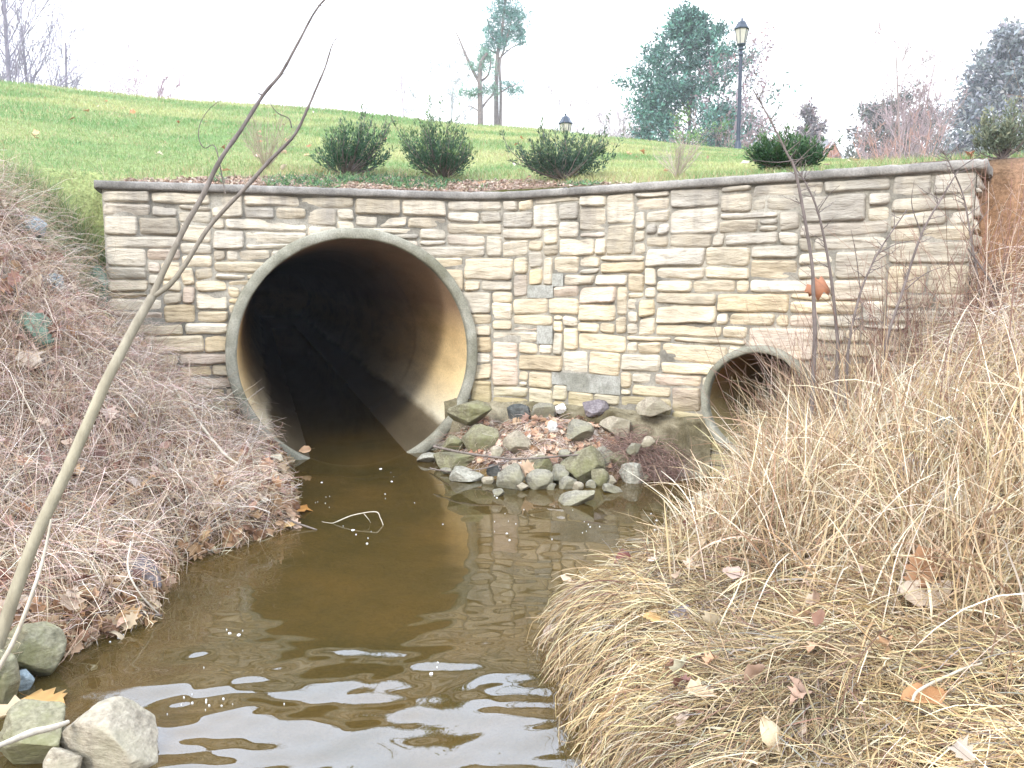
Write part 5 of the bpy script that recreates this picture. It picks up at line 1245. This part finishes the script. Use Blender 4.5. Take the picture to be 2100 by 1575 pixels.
# ------------------------------------------------------------------ street lamps
def lathe(name, prof, mat, root, n=6, rot=0.0, smooth=False):
    th = np.linspace(0, 2 * math.pi, n, endpoint=False) + rot
    V = np.concatenate([np.stack([np.cos(th) * r_, np.sin(th) * r_, np.full(n, z)], -1) for r_, z in prof]); k = len(prof)
    i = np.arange(k - 1)[:, None] * n; s = np.arange(n)[None]; s2 = (s + 1) % n
    q = np.stack([i + s, i + s2, i + n + s2, i + n + s], -1).reshape(-1, 4)
    o = mesh_obj(name, V, q, None, mat, None, None, smooth); o.parent = root; return o
def street_lamp(label, px, top_py, Y, total):
    p = at_y(px, top_py, Y); base = np.array([p[0], p[1], p[2] - total])
    root = empty('street_lamp', base); tag(root, label, 'street lamp', 'street lamps past the lawn crest')
    h = total
    lathe('base', [(.15, 0), (.15, .10), (.11, .14), (.095, .5), (.075, .56), (.06, .6)], M_metal, root, 12, 0, True)
    lathe('post', [(.058, .55), (.055, .8), (.044, h - 1.02), (.044, h - 1.0), (.062, h - .99), (.062, h - .95), (.042, h - .93), (.040, h - .84)], M_metal, root, 14, 0, True)
    lan = lathe('lantern', [(.04, h - .86), (.085, h - .84), (.06, h - .80), (.05, h - .77), (.11, h - .72), (.125, h - .69), (.03, h - .688)], M_metal, root, 12, 0, True)
    lathe('lantern_glass', [(.02, h - .685), (.105, h - .684), (.172, h - .315), (.02, h - .312)], M_glass, lan, 6)
    f = lathe('lantern_roof', [(.02, h - .311), (.205, h - .310), (.215, h - .29), (.20, h - .27), (.15, h - .20), (.11, h - .12), (.055, h - .085), (.03, h - .07), (.022, h - .05), (.034, h - .03), (.012, h - .012), (.001, h)], M_metal, lan, 6)
    th = np.arange(6) * math.pi / 3
    P = np.stack([np.stack([np.array([math.cos(a) * .114, math.sin(a) * .114, h - .69]), np.array([math.cos(a) * .18, math.sin(a) * .18, h - .31])]) for a in th])
    V, q = tube_data(P, np.full((6, 2), .010), 4); o = mesh_obj('lantern_bars', V, q, None, M_metal, None); o.parent = lan
    return base
street_lamp('tall black street lamp whose full post shows on the crest', 1522, 36, 23.5, 3.85)
street_lamp('black street lamp of which only the lantern shows above the crest', 1160, 232, 25, 3.6)

# ------------------------------------------------------------------ house far behind
def house():
    Y = 80; c = at_y(1668, 330, Y); g = H1(c[0], Y); root = empty('house', (c[0], Y, g)); tag(root, 'distant house with grey roof and brick gable showing above the lawn crest', 'house')
    zt = CZ + elev(292) * Y; ze = CZ + elev(322) * Y; x0, x1 = at_y(1610, 300, Y)[0], at_y(1697, 300, Y)[0]; hw = .62
    def box(name, a, b, mat):
        bm = bmesh.new(); bmesh.ops.create_cube(bm, size=1, matrix=Matrix.Translation([(a[i] + b[i]) / 2 for i in range(3)]) @ Matrix.Diagonal([b[i] - a[i] for i in range(3)] + [1]))
        me = bpy.data.meshes.new(name); bm.to_mesh(me); bm.free(); o = bpy.data.objects.new(name, me); COL.objects.link(o); me.materials.append(mat); o.parent = root; o.matrix_parent_inverse = Matrix.Translation(-root.location); return o
    box('wall', (x0 - 3, Y, g - .2), (x1 + .9, Y + 7, ze), M_brick)
    V = [(x0 - 3.3, Y - .3, ze - .1), (x1 + 1.2, Y - .3, ze - .1), (x1 + 1.2, Y + 3.5, zt + .9), (x0 - 3.3, Y + 3.5, zt + .9), (x1 + 1.2, Y + 7.3, ze - .1), (x0 - 3.3, Y + 7.3, ze - .1)]
    V += [(a, b, c_ - .15) for a, b, c_ in V]
    mesh_obj('roof', V, [(0, 1, 2, 3), (3, 2, 4, 5), (7, 6, 9, 8), (8, 9, 11, 10), (1, 0, 6, 7), (5, 4, 10, 11), (1, 7, 8, 2), (2, 8, 10, 4), (0, 3, 9, 6), (3, 5, 11, 9)], None, M_shingle, root, None, False)
    xa, xb, xm = x1 - .5, x1 + 1.0, x1 + .25; yg = Y - .9
    mesh_obj('gable', [(xa, yg, ze - 1), (xb, yg, ze - 1), (xb, yg, ze - .15), (xm, yg, zt - .15), (xa, yg, ze - .15), (xa, Y + 1, ze - 1), (xb, Y + 1, ze - 1), (xb, Y + 1, ze - .15), (xm, Y + 1, zt - .15), (xa, Y + 1, ze - .15)], [(0, 1, 2, 4), (1, 6, 7, 2), (0, 4, 9, 5), (2, 7, 8, 3), (4, 3, 8, 9)], [(2, 3, 4)], M_brick, root, None, False)
    for s, (a, b) in enumerate((((xa - .1, ze - .2), (xm, zt - .08)), ((xm, zt - .08), (xb + .1, ze - .2)))):
        mesh_obj('gable_trim', [(a[0], yg - .06, a[1]), (b[0], yg - .06, b[1]), (b[0], yg - .06, b[1] + .12), (a[0], yg - .06, a[1] + .12), (a[0], yg + .3, a[1]), (b[0], yg + .3, b[1]), (b[0], yg + .3, b[1] + .12), (a[0], yg + .3, a[1] + .12)], [(0, 1, 2, 3), (3, 2, 6, 7), (0, 4, 5, 1), (4, 7, 6, 5), (0, 3, 7, 4), (1, 5, 6, 2)], None, M_white, root, None, False)
house()
# ------------------------------------------------------------------ added thin haze volume, stands in for glare paling the far trees
HAZE = .0010
if HAZE:
    bm = bmesh.new(); bmesh.ops.create_cube(bm, size=1, matrix=Matrix.Translation((0, 590, 11)) @ Matrix.Diagonal((1900, 1340, 36, 1)))
    me = bpy.data.meshes.new('haze'); bm.to_mesh(me); bm.free(); o = bpy.data.objects.new('haze', me); COL.objects.link(o); stuff(o)
    m = bpy.data.materials.new('glare_haze'); t = nt(m); v = N(t, 'ShaderNodeVolumePrincipled'); v.inputs['Color'].default_value = (.95, .97, 1, 1); v.inputs['Density'].default_value = HAZE
    q = N(t, 'ShaderNodeOutputMaterial'); t.links.new(v.outputs[0], q.inputs['Volume']); me.materials.append(m)
EXPOSURE=1.0
# ------------------------------------------------------------------ camera, light, render settings
cam = bpy.data.cameras.new('camera'); co = bpy.data.objects.new('camera', cam); COL.objects.link(co)
co.location = (0, 0, CZ); co.rotation_euler = (math.pi / 2 - PITCH, 0, 0)
cam.sensor_width = 36; cam.lens = 36 * F / 2100; cam.clip_end = 3000; cam.clip_start = .05
scene.camera = co
SUN_EL, SUN_AZ = R(32), R(208)      # azimuth clockwise from +Y: behind the camera, to the left
sun = bpy.data.lights.new('sun', 'SUN'); sun.energy = 1.5; sun.angle = R(12); sun.color = (1, .96, .9)
so = bpy.data.objects.new('sun', sun); COL.objects.link(so)
sdir = Vector((math.sin(SUN_AZ) * math.cos(SUN_EL), math.cos(SUN_AZ) * math.cos(SUN_EL), math.sin(SUN_EL)))
so.rotation_euler = sdir.to_track_quat('Z', 'Y').to_euler(); so.location = (-4, -8, 12)
w = bpy.data.worlds.new('World'); scene.world = w; w.use_nodes = True; t = w.node_tree; t.nodes.clear()
sky = N(t, 'ShaderNodeTexSky', sky_type='NISHITA'); sky.sun_disc = False; sky.sun_elevation = SUN_EL; sky.sun_rotation = SUN_AZ
sky.air_density = 1.5; sky.dust_density = 4
tc = N(t, 'ShaderNodeTexCoord'); sp = N(t, 'ShaderNodeSeparateXYZ'); t.links.new(tc.outputs['Generated'], sp.inputs[0])
cloud = ramp(t, sp.outputs[2], [(0, (.70, .71, .73)), (.28, (.85, .88, .93)), (.42, (1.45, 1.66, 2.0)), (1, (1.24, 1.36, 1.55))])   # even overcast cloud deck, brighter overhead
ml = mixc(t, 1, cloud, (14, 14, 14.2), 'MULTIPLY')
mix = mixc(t, .9, sky.outputs[0], ml)
bg = N(t, 'ShaderNodeBackground'); bg.inputs[1].default_value = .10; t.links.new(mix, bg.inputs[0])
wo = N(t, 'ShaderNodeOutputWorld'); t.links.new(bg.outputs[0], wo.inputs[0])
vs = scene.view_settings; vs.view_transform = 'Standard'; vs.look = 'None'; vs.gamma = 1; vs.exposure = EXPOSURE
scene.cycles.use_denoising = True; scene.cycles.denoiser = 'OPENIMAGEDENOISE'
scene.cycles.max_bounces = 6; scene.cycles.transparent_max_bounces = 8; scene.cycles.diffuse_bounces = 3; scene.cycles.glossy_bounces = 3
scene.cycles.caustics_reflective = False; scene.cycles.caustics_refractive = False
